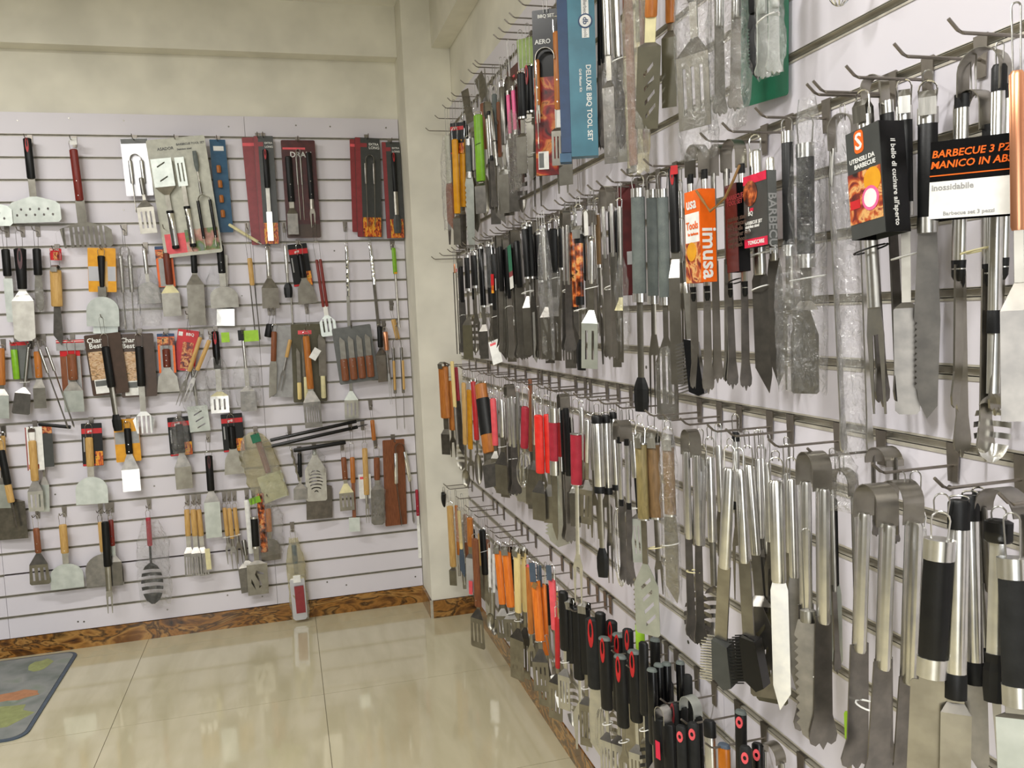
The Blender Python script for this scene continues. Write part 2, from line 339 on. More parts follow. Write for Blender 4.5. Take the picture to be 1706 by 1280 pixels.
def arc(cx, cz, rx, rz, a0, a1, n):
    return [(cx+rx*math.cos(math.radians(a0+(a1-a0)*i/n)), cz+rz*math.sin(math.radians(a0+(a1-a0)*i/n))) for i in range(n+1)]
def blade_outline(shape, w, z1, z2, nw):
    h = z1-z2; r = min(w*.08, h*.1)
    if shape == 'dome': return arc(0, z1-h*.48, w/2, h*.48, 0, 180, 12)+[(-w/2, z2), (w/2, z2)]
    if shape == 'trap': return [(-nw/2, z1), (-w/2*.82, z1-h*.35), (-w/2, z2), (w/2, z2), (w/2*.82, z1-h*.35), (nw/2, z1)][::-1]
    if shape == 'flare': return [(-w*.44, z1), (-w/2, z2+r), (-w/2+r, z2), (w/2-r, z2), (w/2, z2+r), (w*.44, z1)][::-1]
    if shape == 'wide': return [(-nw/2, z1), (-w*.42, z1-h*.2), (-w/2, z1-h*.34), (-w/2, z2+r), (-w/2+r, z2), (w/2-r, z2), (w/2, z2+r), (w/2, z1-h*.34), (w*.42, z1-h*.2), (nw/2, z1)][::-1]
    if shape == 'spade': return [(-nw/2, z1), (-w/2, z1-h*.3), (-w/2, z2+r), (-w/2+r, z2), (w/2-r, z2), (w/2, z2+r), (w/2, z1-h*.3), (nw/2, z1)][::-1]
    if shape == 'long': return arc(w/2-r, z1-r, r, r, 90, 0, 2)[::-1]+arc(-w/2+r, z1-r, r, r, 90, 180, 2)+[(-w/2*.96, z2+r*2), (-w/2*.96+r*2, z2), (w/2*.96-r*2, z2), (w/2*.96, z2+r*2)]
    return [(w/2, z1), (-w/2, z1), (-w/2, z2), (w/2, z2)]
def slot_loops(kind, n, w, z1, z2, full=False):
    h = z1-z2; L = []
    if kind == 'v':
        sw = w*.62/n*.5; top, bot = z1-h*(.16), z2+h*(.05 if full else .2)
        for i in range(n):
            x = (i-(n-1)/2)*w*.8/n
            L.append([(x-sw/2, top), (x+sw/2, top), (x+sw/2, bot), (x-sw/2, bot)])
    if kind == 'd':
        for i in range(n):
            z = z1-h*(.25+.5*i/max(1, n-1)); L.append([(-w*.22+i*w*.05, z-h*.08), (w*.18+i*w*.05, z+h*.07), (w*.2+i*w*.05, z+h*.02), (-w*.2+i*w*.05, z-h*.13)])
    if kind == 'o':
        for row, m in ((0, n), (1, n+1)):
            for i in range(m):
                x = (i-(m-1)/2)*w*.86/(n+1); z = z1-h*(.48+.22*row); L.append(arc(x, z, w*.022, h*.055, 0, 330, 7))
    if kind == 'a':
        for i in range(n):
            z = z1-h*(.32+.52*i/n); ww = w*(.22, .3, .34, .34, .3, .24, .1)[min(i, 6)]
            U = arc(0, z-h*.04, ww, h*.05, 160, 20, 6); D = arc(0, z-h*.068, ww, h*.05, 20, 160, 6); L.append(U+D)
    if kind == 's':
        L.append([(-w*.05, z1-h*.2), (w*.3, z1-h*.3), (w*.3, z1-h*.36), (-w*.02, z1-h*.3), (w*.2, z1-h*.7), (w*.05, z1-h*.8), (w*.05, z1-h*.72), (w*.1, z1-h*.64), (-w*.12, z1-h*.34)])
        L.append([(-w*.3, z1-h*.45), (-w*.2, z1-h*.62), (-w*.1, z1-h*.85), (-w*.32, z1-h*.6)])
    return L
def build(e, kind, L, W, Wb, p, sd):
    f = p.get('f', (0, .45, .62)); a, b, c = f; Z = lambda t: -t*L
    hm = p.get('h', 'black'); hw = W(p.get('hw', 11)); sm = p.get('m', 'flat_steel'); sm = 'flat_steel' if sm == 'steel' else sm; nw = W(p.get('nw', p.get('hw', 11)*.7)); bw = Wb(p.get('bw', 26)); th = .0016
    dep = p.get('hd', .62)
    def loop(z0, z1, ww, m='chrome', r=.0012):
        if z0-z1 < .006: return
        h = min(z0-z1, ww*1.1); P = [(-ww/2*.8, 0, z1-.006), (-ww/2, 0, z0-h*.5)]+[(ww/2*math.cos(t), 0, z0-h*.5+h*.5*math.sin(t)) for t in [PI*k/6 for k in range(5, 0, -1)]]+[(ww/2, 0, z0-h*.5), (ww/2*.8, 0, z1-.006)]
        MB().tube(P, r, 6).build('hanging_loop', m, e)
    if p.get('gap', 0) > .008: loop(p['gap'], Z(0)-(.004 if a == 0 else 0), max(.008, hw*.5), 'steel', .001)
    if kind == 'tongs':
        sep = p.get('sep', .045); bd = min(.03, W(p['bd'])/.8) if 'bd' in p else .022; s2 = sep/2
        zb = min(L*.12, s2+.03); m = MB(); ring = [(-s2, -zb)]+[(s2*math.cos(t), -s2+s2*math.sin(t)) for t in [PI*k/10 for k in range(10, -1, -1)]]+[(s2, -zb)]
        for q in (0, .0016):
            for (x, z) in ring:
                k = 1-q/s2; m.v += [(x*k, -bd/2, z-q*.5), (x*k, bd/2, z-q*.5)]
        n = len(ring)
        for i in range(n-1):
            o = 2*i; m.f += [(o, o+1, o+3, o+2), (o+2*n, o+2+2*n, o+3+2*n, o+1+2*n), (o, o+2, o+2+2*n, o+2*n), (o+1, o+1+2*n, o+3+2*n, o+3)]
        m.build('spring_band', ('flat_steel' if p.get('bandm', 'steel') == 'steel' else p['bandm']), e)
        zt = -zb+.004; spread = p.get('spread', .0)
        for sx in (-1, 1):
            x0 = sx*s2; x1 = sx*(s2+spread); zh = Z(b); mm = MB()
            mm.tube([(x0, 0, zt), (x0, 0, zt-.004), ((x0+x1)/2, 0, (zt+zh)/2), (x1, 0, zh+.004), (x1, 0, zh)], [hw*.42, hw/2, hw/2, hw/2, hw*.42], 12, dep); hd = mm.build('handle', hm, e)
            if p.get('cap'):
                k = p['cap']; cm = p.get('capm', 'bright_steel'); l = L*.035
                MB().tube([(x0, 0, zt+.001), (x0, 0, zt-l)], hw*.52, 12, dep).build('end_cap', cm, hd)
                MB().tube([(x1, 0, zh+l), (x1, 0, zh-.002)] if k < 2 else [(x1, 0, zh+l), (x1, 0, zh-l*.3), (x1, 0, zh-l*.7)], hw*.52 if k < 2 else [hw*.52, hw*.48, hw*.28], 12, dep).build('end_cap', cm, hd)
            aw = W(p.get('aw', p.get('hw', 11)*.8)); zt2 = Z(.88)
            q = MB().add([(x1-.0012, -aw/2, zh+.01), (x1+.0012, -aw/2, zh+.01), (x1+.0012, aw/2, zh+.01), (x1-.0012, aw/2, zh+.01),
                      (x1*.9-.0012, -aw/2*1.2, zt2), (x1*.9+.0012, -aw/2*1.2, zt2), (x1*.9+.0012, aw/2*1.2, zt2), (x1*.9-.0012, aw/2*1.2, zt2)],
                     [(0, 1, 2, 3), (7, 6, 5, 4), (0, 4, 5, 1), (1, 5, 6, 2), (2, 6, 7, 3), (3, 7, 4, 0)]); q.build('arm', sm, e)
            O = [(-aw*.6, zt2), (-aw*.9, Z(.95)), (-aw*.8, Z(.975)), (-aw*.5, Z(.985)), (-aw*.25, Z(.975)), (0, Z(1)), (aw*.25, Z(.975)), (aw*.5, Z(.985)), (aw*.8, Z(.975)), (aw*.9, Z(.95)), (aw*.6, zt2)]
            nO = len(O); xx = x1*.9; t = MB().add([(xx-.0012, y, z) for y, z in O]+[(xx+.0012, y, z) for y, z in O], [tuple(range(nO)), tuple(range(nO, 2*nO))[::-1]]+[(i, (i+1) % nO, nO+(i+1) % nO, nO+i) for i in range(nO)])
            t.build('scalloped_tip', sm, e, smooth=False)
    elif kind in ('card', 'bag'):
        pass
    else:
        # hanging loop, handle, ferrules, rivets
        if a > 0 and p.get('loop', 1): loop(0, Z(a), hw*p.get('lw', .9), p.get('loopm', 'chrome'))
        n = p.get('twin', 1)
        if b > a:
            for i in range(n):
                ox = (i-(n-1)/2)*hw*1.08/n*1.0 if n > 1 else 0; hh = hw/n*(1 if n == 1 else .9); z0, z1 = Z(a), Z(b); tp = p.get('taper', 1)
                rs = [hh*.34, hh*.5, hh*.5*(.5+.5*tp)*1.0, hh*.5*tp, hh*.42*tp]; l = z0-z1; ex = min(.004, l*.1)
                hd = MB().tube([(ox, 0, z0), (ox, 0, z0-ex), (ox, 0, (z0+z1)/2), (ox, 0, z1+ex), (ox, 0, z1)], rs, p.get('sides', 12), dep).build('handle', hm, e)
            if p.get('mid'): MB().tube([(0, 0, z0-l*.22), (0, 0, z0-l*.74)], hw*.54, 12, dep).build('grip_sleeve', p['mid'], hd)
            if p.get('ferr'):
                k = W(p['ferr']); fm = p.get('ferrm', 'bright_steel')
                for q0, q1 in ((z0+.0006, z0-k), (z1+k, z1-.0006))[0 if p.get('ftop', 1) else 1:]: MB().tube([(0, 0, q0), (0, 0, q1)], hw*.53, 12, dep).build('ferrule', fm, hd)
            if p.get('tipcap'):
                k = W(p['tipcap'])
                for q0, q1 in ((z0+.002, z0-k), (z1+k, z1-.002)): MB().tube([(0, 0, q0), (0, 0, q0-.004), (0, 0, q1)], [hw*.4, hw*.54, hw*.54], 12, dep).build('end_cap', 'black', hd)
            if p.get('riv'):
                mb = MB()
                for i in range(p['riv']): zz = z1+(z0-z1)*(.1+.28*i); mb.tube([(0, -hw*dep*.5-.0008, zz), (0, hw*dep*.3, zz)], .0022, 8)
                o = mb.build('rivet', 'bright_steel', hd); o['kind'] = 'stuff'
            if p.get('dot'):
                zz = z0-hw*.9; slim = p['dot'] != 'coral'; ww = hw*(.2 if slim else .3); R1 = arc(0, zz, ww, hw*(.95 if slim else .5), 0, 330, 11); R0 = arc(0, zz+(.2*hw if slim else 0), ww*.5, hw*(.5 if slim else .2), 0, 330, 11)
                MB().plate(R1, [R0], -hw*dep*.5, .002).build('hanging_eye', p['dot'], hd, smooth=False)
            if p.get('cap'): MB().tube([(0, 0, z0+.0004), (0, 0, z0-.003), (0, 0, z0-.006)], [hw*.40, hw*.5, hw*.52], 14, dep).build('end_cap', p['cap'], hd)
            if p.get('strap'): 
                k = W(p['strap']); MB().add([(-k/2, -hw*.45, z0-.01), (k/2, -hw*.45, z0-.01), (-k/2, -hw*.5, z0+.012), (k/2, -hw*.5, z0+.012), (-k/2, -hw*.1, z0+.022), (k/2, -hw*.1, z0+.022), (-k/2, hw*.45, z0+.012), (k/2, hw*.45, z0+.012), (-k/2, hw*.45, z0-.01), (k/2, hw*.45, z0-.01)], [(i, i+1, i+3, i+2) for i in (0, 2, 4, 6)]).build('hanging_band', 'steel', e, recalc=False)
        zs, zc = Z(b)+.004, Z(c)
        if kind == 'bar': pass
        elif kind == 'turner':
            sh = p.get('sh', 'rect'); s = p.get('s', .22 if sh in ('rect', 'flare') else 0); zk = zc-s*(zc-Z(1)); yb = -min(.012, s*.09) if s else 0
            if c > b: MB().box(0, 0, (zs+zc)/2, nw, .003, zs-zc).build('shaft', p.get('nm', sm), e, smooth=False)
            tw = bw*(.9 if sh == 'flare' else 1)
            if s: MB().hexa([(-nw/2, -th/2, zc), (nw/2, -th/2, zc), (nw/2, th/2, zc), (-nw/2, th/2, zc), (-tw/2, yb-th/2, zk), (tw/2, yb-th/2, zk), (tw/2, yb+th/2, zk), (-tw/2, yb+th/2, zk)]).build('shoulder', p.get('shm', 'dark_steel'), e, smooth=False)  # default darker steel puts the shade of the bend into the shoulder's colour
            sl = p.get('slots'); out = blade_outline(sh, bw, zk, Z(1), nw)
            MB().plate(out, slot_loops(sl[0], sl[1], bw, zk, Z(1), len(sl) > 2) if sl else [], yb, th).build('blade', ('flat_steel' if p.get('bm', sm) == 'steel' else p.get('bm', sm)), e, smooth=False)
            if p.get('teeth'):
                mb = MB(); hh = zk-Z(1)
                for i in range(10): z = zk-hh*(.25+.7*i/10); mb.add([(-bw/2-.004, yb, z-.002), (-bw/2+.002, yb-th/2, z+hh*.03), (-bw/2+.002, yb+th/2, z+hh*.03), (-bw/2+.002, yb, z-hh*.03)], [(0, 1, 2), (0, 2, 3), (0, 3, 1), (1, 3, 2)])
                o = mb.build('serration', sm, e, smooth=False); o['kind'] = 'stuff'
        elif kind == 'fork':
            MB().tube([(0, 0, zs), (0, 0, zc)], [nw/2, nw/2*1.1], 8, .35).build('shaft', sm, e); n = p.get('tines', 2); w2 = bw/2
            out = []; hz = zc-(zc-Z(1))*.25
            P = [(-nw/2, zc), (-w2, hz)]; tw = bw/(2*n-1)
            for i in range(n):
                x = -w2+2*tw*i; P += [(x, hz), (x+tw*.35, Z(1)), (x+tw*.65, Z(1)), (x+tw, hz-.002)]
            P += [(w2, hz), (nw/2, zc)]; MB().plate(P[::-1], [], 0, .002).build('tines', sm, e, smooth=False)
        elif kind == 'knife':
            ww = bw/2; P = [(-ww*.7, zs), (-ww, zc), (-ww, Z(.9)), (p.get('tip', .6)*ww, Z(1)), (ww, Z(.93)), (ww, zc), (ww*.7, zs)]
            if p.get('serr'):
                q = []; n = 12
                for i in range(n): z = zc+(Z(.92)-zc)*i/n; z2 = zc+(Z(.92)-zc)*(i+.5)/n; q += [(-ww, z), (-ww*.75, z2)]
                P = [(-ww*.7, zs)]+q+[(-ww*.6, Z(.95)), (0, Z(1)), (ww*.8, Z(.96)), (ww, zc), (ww*.7, zs)]
            MB().plate(P[::-1], [], 0, .002).build('blade', p.get('bm', sm), e, smooth=False)
        elif kind == 'brush':
            MB().tube([(0, 0, zs), (0, 0, zc)], nw/2, 8, .35).build('shaft', sm, e)
            mb = MB(); zz = Z(1); h = zc-zz
            mb.tube([(0, 0, zc+.004), (0, 0, zc-h*.12), (0, 0, zc-h*.3), (0, 0, zc-h*.7), (0, 0, zz)], [nw*.6, bw*.4, bw*.5, bw*.5, bw*.42], 8, .35); mb.build('brush_head', p.get('bm', 'black'), e, smooth=False)
        elif kind == 'gbrush':
            MB().box(0, 0, (zs+zc)/2, nw, .004, zs-zc).build('shaft', sm, e, smooth=False)
            MB().plate([(-bw*.2, zc), (bw*.3, zc-.006), (bw*.5, Z(.98)), (bw*.25, Z(1)), (-bw*.12, Z(.96))][::-1], [], 0, .03).build('brush_block', p.get('bm', 'black'), e, smooth=False)
            mb = MB(); h = zc-Z(1)
            for i in range(15):
                z = zc-h*(.05+.9*i/15)
                for y in (-.012, 0, .012): mb.tube([(-bw*.14, y, z), (-bw*.55, y, z-h*.05)], .0013, 4)
            o = mb.build('bristles', p.get('brm', 'steel'), e); o['kind'] = 'stuff'
        elif kind == 'spoon':
            MB().tube([(0, 0, zs), (0, 0, zc)], nw/2, 8, .35).build('shaft', sm, e)
            mb = MB(); h = zc-Z(1); n = 12
            for i in range(n+1):
                v = -1+2*i/n; rr = math.sqrt(max(0, 1-v*v*.98))
                for j in range(9): u = -1+j/4; mb.v.append((u*rr*bw/2, .018*(rr*(1-u*u*.8))*1.0-.004, zc-h/2-v*h/2))
            for i in range(n):
                if p.get('slots') and i % 2 == 0 and 2 <= i <= 9: continue
                for j in range(8): mb.f.append((i*9+j, i*9+j+1, (i+1)*9+j+1, (i+1)*9+j))
            mb.build('bowl', sm, e, recalc=False)
        elif kind == 'rod':
            n = p.get('rods', 1); g = W(p.get('rg', 5))
            for i in range(n):
                x = (i-(n-1)/2)*g; P = [(x, 0, zs)]
                if p.get('twist'): P += [(x+.0025*math.sin(k*1.6), .0025*math.cos(k*1.6), zs+(Z(c)-zs)*k/14) for k in range(1, 14)]
                P += [(x, 0, Z(c)), (x, 0, Z(1))]; MB().tube(P, W(p.get('rw', 3))/2, 7).build('rod', sm, e)
        elif kind == 'whisk':
            MB().tube([(0, 0, zs), (0, 0, zc)], nw/2, 8, .5).build('shaft', sm, e); mb = MB(); h = zc-Z(1)
            for i in range(6):
                t = PI*i/6; P = [(bw/2*math.sin(PI*min(1, k/10)*1)*math.cos(t)*(1 if k < 99 else 1), bw/2*math.sin(PI*k/10)*math.sin(t), zc-h*(math.sin(PI/2*min(1, k/5)) if k <= 5 else math.sin(PI/2*(10-k)/5))) for k in range(11)]
                P = [((bw/2*math.sin(2*PI*k/20) if k else 0)*math.cos(t)*(1 if k <= 10 else 1), bw/2*math.sin(2*PI*k/20)*math.sin(t), zc-h*(1-math.cos(2*PI*k/20))/2) for k in range(21)]
                mb.tube(P, .0009, 5)
            mb.build('wire_cage', 'chrome', e)
    for cd in p.get('cards', []):
        t0, t1, wpx, dx, st = cd[:5]; card(e, st, Wb(wpx), (t1-t0)*L, W(dx), Z(t0), cd[5] if len(cd) > 5 else .009)
    for bg in p.get('bags', []):
        t0, t1, wpx, dx = bg[:4]; bag(e, Wb(wpx), (t1-t0)*L, W(dx), Z(t0), -.002, bg[4] if len(bg) > 4 else 'film', sd, bg[5] if len(bg) > 5 else .022)
    for tg in p.get('tags', []):
        t0, t1, wpx, dx, mm = tg[:5]; ww = W(wpx); r = tg[5] if len(tg) > 5 else 0
        o = MB().box(0, 0, 0, ww, .0008, (t1-t0)*L).build('paper_tag', mm, e, smooth=False); o.matrix_local = Matrix.Translation((W(dx), -hw*.45-.004, Z((t0+t1)/2)))@Matrix.Rotation(math.radians(r), 4, 'Y')
    for tt in p.get('ties', []):   # white cable tie wound round the shafts
        t0, wpx = tt[:2]; mm = tt[2] if len(tt) > 2 else 'white'; ww = W(wpx)/2
        MB().tube([(ww*math.cos(q), .012*math.sin(q), Z(t0)+.004*math.cos(q)) for q in [2*PI*k/16 for k in range(16)]], .0013, 5, closed=True).build('cable_tie', mm, e)
    for sb in p.get('sub', []):    # further tools of the same packaged set
        k2, t0, t1, dx, rot, pp = sb; se = bpy.data.objects.new(pp.get('nm2', 'packed_'+{'gbrush': 'brush', 'bar': 'handle', 'rod': 'skewer'}.get(k2, k2)), None); C.objects.link(se); se.parent = e
        se.matrix_local = Matrix.Translation((W(dx), pp.get('y', 0), Z(t0)))@Matrix.Rotation(math.radians(rot), 4, 'Y')
        before = set(C.objects); build(se, k2, abs(t1-t0)*L, W, Wb, pp, sd)
        # keep three levels: the tool becomes one part, its pieces sub-parts
        for o in [o for o in C.objects if o not in before and o.parent and o.parent != se]:
            ml = o.matrix_local.copy(); pm = o.parent.matrix_local.copy(); o.parent = se; o.matrix_local = pm@ml
THINGS = []; SEEN = {}
ROWN = {1: 'top row, back wall', 2: 'second row, back wall', 3: 'third row, back wall', 4: 'fourth row, back wall', 5: 'lowest row, back wall',
        'A': 'top row, right wall', 'B': 'second row, right wall', 'C': 'third row, right wall', 'D': 'lowest row, right wall'}
NAMES = {'turner': 'grill_spatula', 'fork': 'barbecue_fork', 'knife': 'barbecue_knife', 'brush': 'basting_brush', 'gbrush': 'grill_brush', 'spoon': 'serving_spoon', 'rod': 'skewer', 'whisk': 'whisk', 'tongs': 'tongs', 'card': 'carded_tool_set', 'bag': 'bagged_tool', 'bar': 'barbecue_tool'}
def T(row, kind, x0, y0, x1, y1, desc, cat, off=None, yaw=None, name=None, **p):
    back = isinstance(row, int); sd = len(THINGS)
    rr = random.Random(sd*13+5)
    if off is None: off = .05 if back else .10
    ax = 1 if back else 0
    if row == 'B' and 1050 < x0 < 1685 and p.get('hook', 1):      # slide along the prong until the tool really hangs at the height of its hook
        d = ray(x0, y0); off = min(.125, max(.04, -(CP+d*((1.798-CP.z)/d.z)).x))
    P0, P1 = on_plane(x0, y0, ax, -off), on_plane(x1, y1, ax, -off-(p.get('lean', 0)))
    if row == 'A': p['hw'] = p.get('hw', 11)*1.3; p['bw'] = p.get('bw', 26)*1.2
    if row in ('B', 'C', 'D') and x0 < 1130 and kind not in ('card',): p['hw'] = p.get('hw', 11)*1.18
    L = (P0-P1).length; z = (P0-P1)/L
    if yaw is None: yaw = rr.uniform(-8, 8) if back else (rr.uniform(-5, 6) if kind == 'tongs' else 42+rr.uniform(-10, 10))
    y_ = math.radians(yaw); n = Vector((math.sin(y_), -math.cos(y_), 0)) if back else Vector((-math.cos(y_), -math.sin(y_), 0))
    yv = -n; yv = (yv-z*yv.dot(z)).normalized(); xv = yv.cross(z)
    e = empty(name or NAMES[kind], Matrix(((xv.x, yv.x, z.x, P0.x), (xv.y, yv.y, z.y, P0.y), (xv.z, yv.z, z.z, P0.z), (0, 0, 0, 1))))
    bpy.context.view_layer.update()
    pm = (P0+P1)/2; s = depth(pm)/FPX; vd = (pm-CP).normalized(); fs = max(.35, (xv-vd*xv.dot(vd)).length)
    if not back:
        hz = {'A': 2.408, 'B': 1.798, 'C': 1.286, 'D': .672}[row]; p.setdefault('gap', max(0, min(.12, hz-P0.z)))
    else:
        k = max(1, math.floor((ZT-P0.z)/G-.12)); zz = ZT-G*k-.03; p.setdefault('gap', zz-P0.z if .006 < zz-P0.z < .085 and p.get('hook', 1) else 0)
    build(e, kind, L, (lambda v: v*s), (lambda v: v*s/fs), p, sd)
    THINGS.append(dict(o=e, row=row, P=P0, desc=desc, cat=cat, hook=p.get('hook', 1), off=off, gap=p['gap'])); return e

# ================= back wall, row by row (pixel of the top, pixel of the tip, on the wall's own plane) =================
tn, fk = 'turner', 'fork'
B = T
B(1, tn, -36, 236, -22, 377, 'black-handled wide perforated spatula at photo edge', 'spatula', h='black', hw=13, f=(.02, .5, .7), nw=10, bw=76, sh='wide', slots=('o', 4), bm='pale_steel')
B(1, tn, 45, 230, 60, 371, 'black-handled wide perforated spatula second from photo edge', 'spatula', h='black', hw=13, f=(0, .48, .69), nw=11, bw=76, sh='wide', slots=('o', 4), bm='pale_steel', dot='red')
B(1, tn, 120, 232, 143, 414, 'dark red handled extra wide slotted scraper', 'scraper', h='red_wood', hw=13, f=(.09, .56, .76), nw=15, bw=84, sh='wide', slots=('v', 9, 1), riv=2, tags=[(0, .06, 11, 4, 'white')])
B(1, 'card', 222, 230, 233, 326, 'silver card with small tongs and slotted spatula', 'packaged tool', cards=[(0, 1, 42, 0, 'silver')],
  sub=[('tongs', .28, 1.3, 0, 0, dict(h='bright_steel', hw=6, f=(0, .5, .6), sep=.05, y=-.004, nm2='small_tongs')), (tn, .7, 1.68, 6, -2, dict(h='steel', hw=7, f=(0, .3, .4), bw=26, slots=('v', 3), y=-.018, nm2='small_spatula'))])
B(1, 'card', 291, 229, 323, 425, 'large beige blister card with upside-down barbecue tools', 'blister pack', off=.075, cards=[(0, 1, 92, 0, 'blister', .006)],
  sub=[(tn, .93, .17, -26, 180, dict(h='chrome', hw=11, f=(0, .42, .6), bw=32, slots=('d', 2), bm='pale_steel', y=-.008, tipcap=5, nm2='packed_spatula')),
       (tn, .93, .17, 2, 180, dict(h='chrome', hw=10, f=(0, .45, .68), bw=15, sh='rect', s=0, slots=('v', 2), bm='pale_steel', y=-.008, tipcap=5, nm2='packed_narrow_spatula')),
       ('brush', .5, .13, 28, 180, dict(h='steel', hw=4, f=(0, .3, .55), bw=8, bm='grey_grip', y=-.008, nm2='packed_brush')), ('tongs', .5, .97, 31, 0, dict(h='gloss_black', hw=5, f=(0, .8, .9), sep=.055, y=-.014, nm2='packed_tongs'))])
B(1, 'card', 362, 232, 376, 387, 'narrow blue card holding four orange corn holders', 'packaged tool', cards=[(0, 1, 25, 0, 'blue')],
  sub=[('bar', .28, .36, -2, 0, dict(h='orange_wood', hw=7, f=(0, 1, 1), y=-.004, nm2='orange_handle')), ('bar', .44, .52, -2, 0, dict(h='orange_wood', hw=7, f=(0, 1, 1), y=-.004, nm2='orange_handle')),
       ('bar', .60, .68, -2, 0, dict(h='orange_wood', hw=7, f=(0, 1, 1), y=-.004, nm2='orange_handle')), ('bar', .76, .84, -2, 0, dict(h='orange_wood', hw=7, f=(0, 1, 1), y=-.004, nm2='orange_handle'))])
B(1, 'rod', 381, 374, 436, 407, 'white stick slanting beside the blue card', 'skewer', off=.04, h='cream', hw=5, f=(0, .9, .95), sm='cream', rw=4, hook=0)
B(1, 'card', 429, 228, 446, 407, 'red and black card packed behind its twin', 'packaged tool', off=.03, cards=[(0, 1, 33, -9, 'redback')])
B(1, 'card', 438, 226, 450, 407, 'red and black card with long black-handled turner', 'packaged tool', off=.055, cards=[(0, 1, 31, 0, 'strip')],
  sub=[(tn, .13, .97, 2, 0, dict(h='black', hw=9, f=(0, .42, .68), bw=9, s=0, bm='bright_steel', nm='white', y=-.008, nm2='packed_turner', dot='red'))])
B(1, 'card', 496, 233, 507, 396, 'maroon lettered card with three black-handled tools', 'packaged tool', cards=[(0, 1, 55, 0, 'maroon')],
  sub=[(tn, .17, .97, -17, 0, dict(h='black', hw=11, f=(0, .58, .66), bw=17, riv=2, y=-.008, bm='dark_steel', nm2='packed_spatula')), ('tongs', .10, .82, -1, 0, dict(h='steel', hw=3, f=(0, .5, .6), sep=.02, y=-.006, nm2='packed_tongs')),
       (fk, .13, .9, 16, 0, dict(h='black', hw=9, f=(0, .62, .75), bw=9, riv=2, y=-.008, nm2='packed_fork'))])
B(1, 'card', 612, 229, 617, 395, 'red and black card showing tongs outline, near pillar', 'packaged tool', cards=[(0, 1, 41, 0, 'strip'), (.02, .95, 41, -8, 'redback', .014)],
  sub=[('tongs', .18, .9, 2, 0, dict(h='dark_steel', hw=4, f=(0, .4, .6), sep=.042, y=-.008, nm2='packed_tongs'))])
B(1, 'card', 651, 236, 660, 397, 'red and black card with basting brush, beside pillar', 'packaged tool', cards=[(0, 1, 30, 0, 'strip')],
  sub=[('brush', .12, .95, 3, 0, dict(h='black', hw=8, f=(0, .48, .78), bw=14, nw=7, y=-.008, bm='charcoal', dot='red', nm2='packed_brush'))])
# second row
B(2, tn, 9, 415, 19, 537, 'black handle, long pale green narrow blade', 'spatula', h='black', hw=13, f=(0, .37, .4), nw=9, bw=13, sh='long', s=0, bm='pale_steel')
B(2, tn, 33, 414, 43, 568, 'wide black handle, large plain long blade', 'spatula', off=.07, h='black', hw=19, taper=.75, f=(0, .44, .46), nw=11, bw=32, sh='long', s=.2, shm='steel', dot='maroon')
B(2, 'knife', 61, 414, 67, 520, 'short black handle, blade wrapped in silver film', 'knife', h='black', hw=13, f=(0, .42, .6), bw=12, tip=0, bags=[(.6, 1, 17, 0)])
B(2, 'knife', 91, 414, 98, 575, 'yellow wood handle under a red tag', 'knife', h='light_wood', hw=18, f=(.22, .6, .86), bw=14, m='dark_steel', cards=[(0, .12, 17, 0, 'redcard')], strap=10)
B(2, tn, 168, 413, 172, 544, 'large dome scraper on orange and white card', 'scraper', off=.07, h='black', hw=12, taper=.6, f=(.1, .5, .62), nw=13, bw=49, sh='dome', bm='pale_steel', cards=[(0, .56, 42, 0, 'wooden')])
B(2, tn, 176, 430, 177, 556, 'square blade half hidden behind the dome scraper', 'spatula', off=.03, h='steel', hw=7, f=(0, .5, .6), bw=37, bm='pale_steel', hook=0)
B(2, 'tongs', 207, 410, 217, 550, 'steel tongs in a crumpled clear bag', 'tongs', h='steel', hw=7, f=(0, .55, .6), sep=.04, bags=[(0, 1, 34, 0)])
B(2, tn, 240, 411, 250, 506, 'thin steel handle, rounded fan blade', 'spatula', h='bright_steel', hw=7, f=(.06, .48, .62), nw=6, bw=35, sh='dome', bm='dark_steel', bags=[(.4, 1.4, 34, 0)])
B(2, tn, 276, 410, 288, 527, 'square turner on an orange red card', 'spatula', h='dark_wood', hw=12, f=(.1, .55, .56), nw=11, bw=28, s=.25, shm='cream', cards=[(0, .58, 27, -4, 'orangewood')])
B(2, tn, 322, 416, 329, 542, 'black handle, long rectangular blade', 'spatula', h='black', hw=10, f=(0, .31, .33), nw=8, bw=27, sh='rect', s=.2)
B(2, tn, 366, 408, 375, 513, 'riveted black handle, broad rounded scraper blade', 'scraper', off=.06, h='black', hw=12, riv=2, f=(0, .45, .66), nw=10, bw=44, sh='dome')
B(2, tn, 375, 425, 377, 543, 'bright square blade below the rounded scraper', 'spatula', off=.03, h='white', hw=8, f=(0, .5, .7), nw=9, bw=28, s=.2, bm='bright_steel', hook=0, bags=[(.15, 1, 34, -14)])
B(2, 'rod', 413, 404, 430, 566, 'pair of long skewers with a wood handle', 'skewer', h='light_wood', hw=8, f=(.16, .44, .5), rods=2, rg=7, rw=2.2, m='dark_steel')
B(2, tn, 446, 410, 451, 514, 'polished handle, small square turner', 'spatula', h='bright_steel', hw=8, f=(.06, .48, .52), nw=8, bw=27, s=.32)
B(2, 'brush', 475, 405, 481, 496, 'steel handle with black silicone brush head', 'brush', h='bright_steel', hw=6, f=(.05, .55, .74), nw=5, bw=15, bm='black')
B(2, 'rod', 484, 480, 488, 545, 'thin steel rod below the silicone brush', 'skewer', off=.03, h='steel', hw=3, f=(0, .1, .2), rw=3, hook=0)
B(2, tn, 497, 406, 513, 506, 'trapezoid scraper on black red flame card', 'scraper', h='gloss_black', hw=11, f=(.18, .57, .6), nw=9, bw=31, sh='trap', bm='steel', cards=[(0, .7, 31, -2, 'band')])
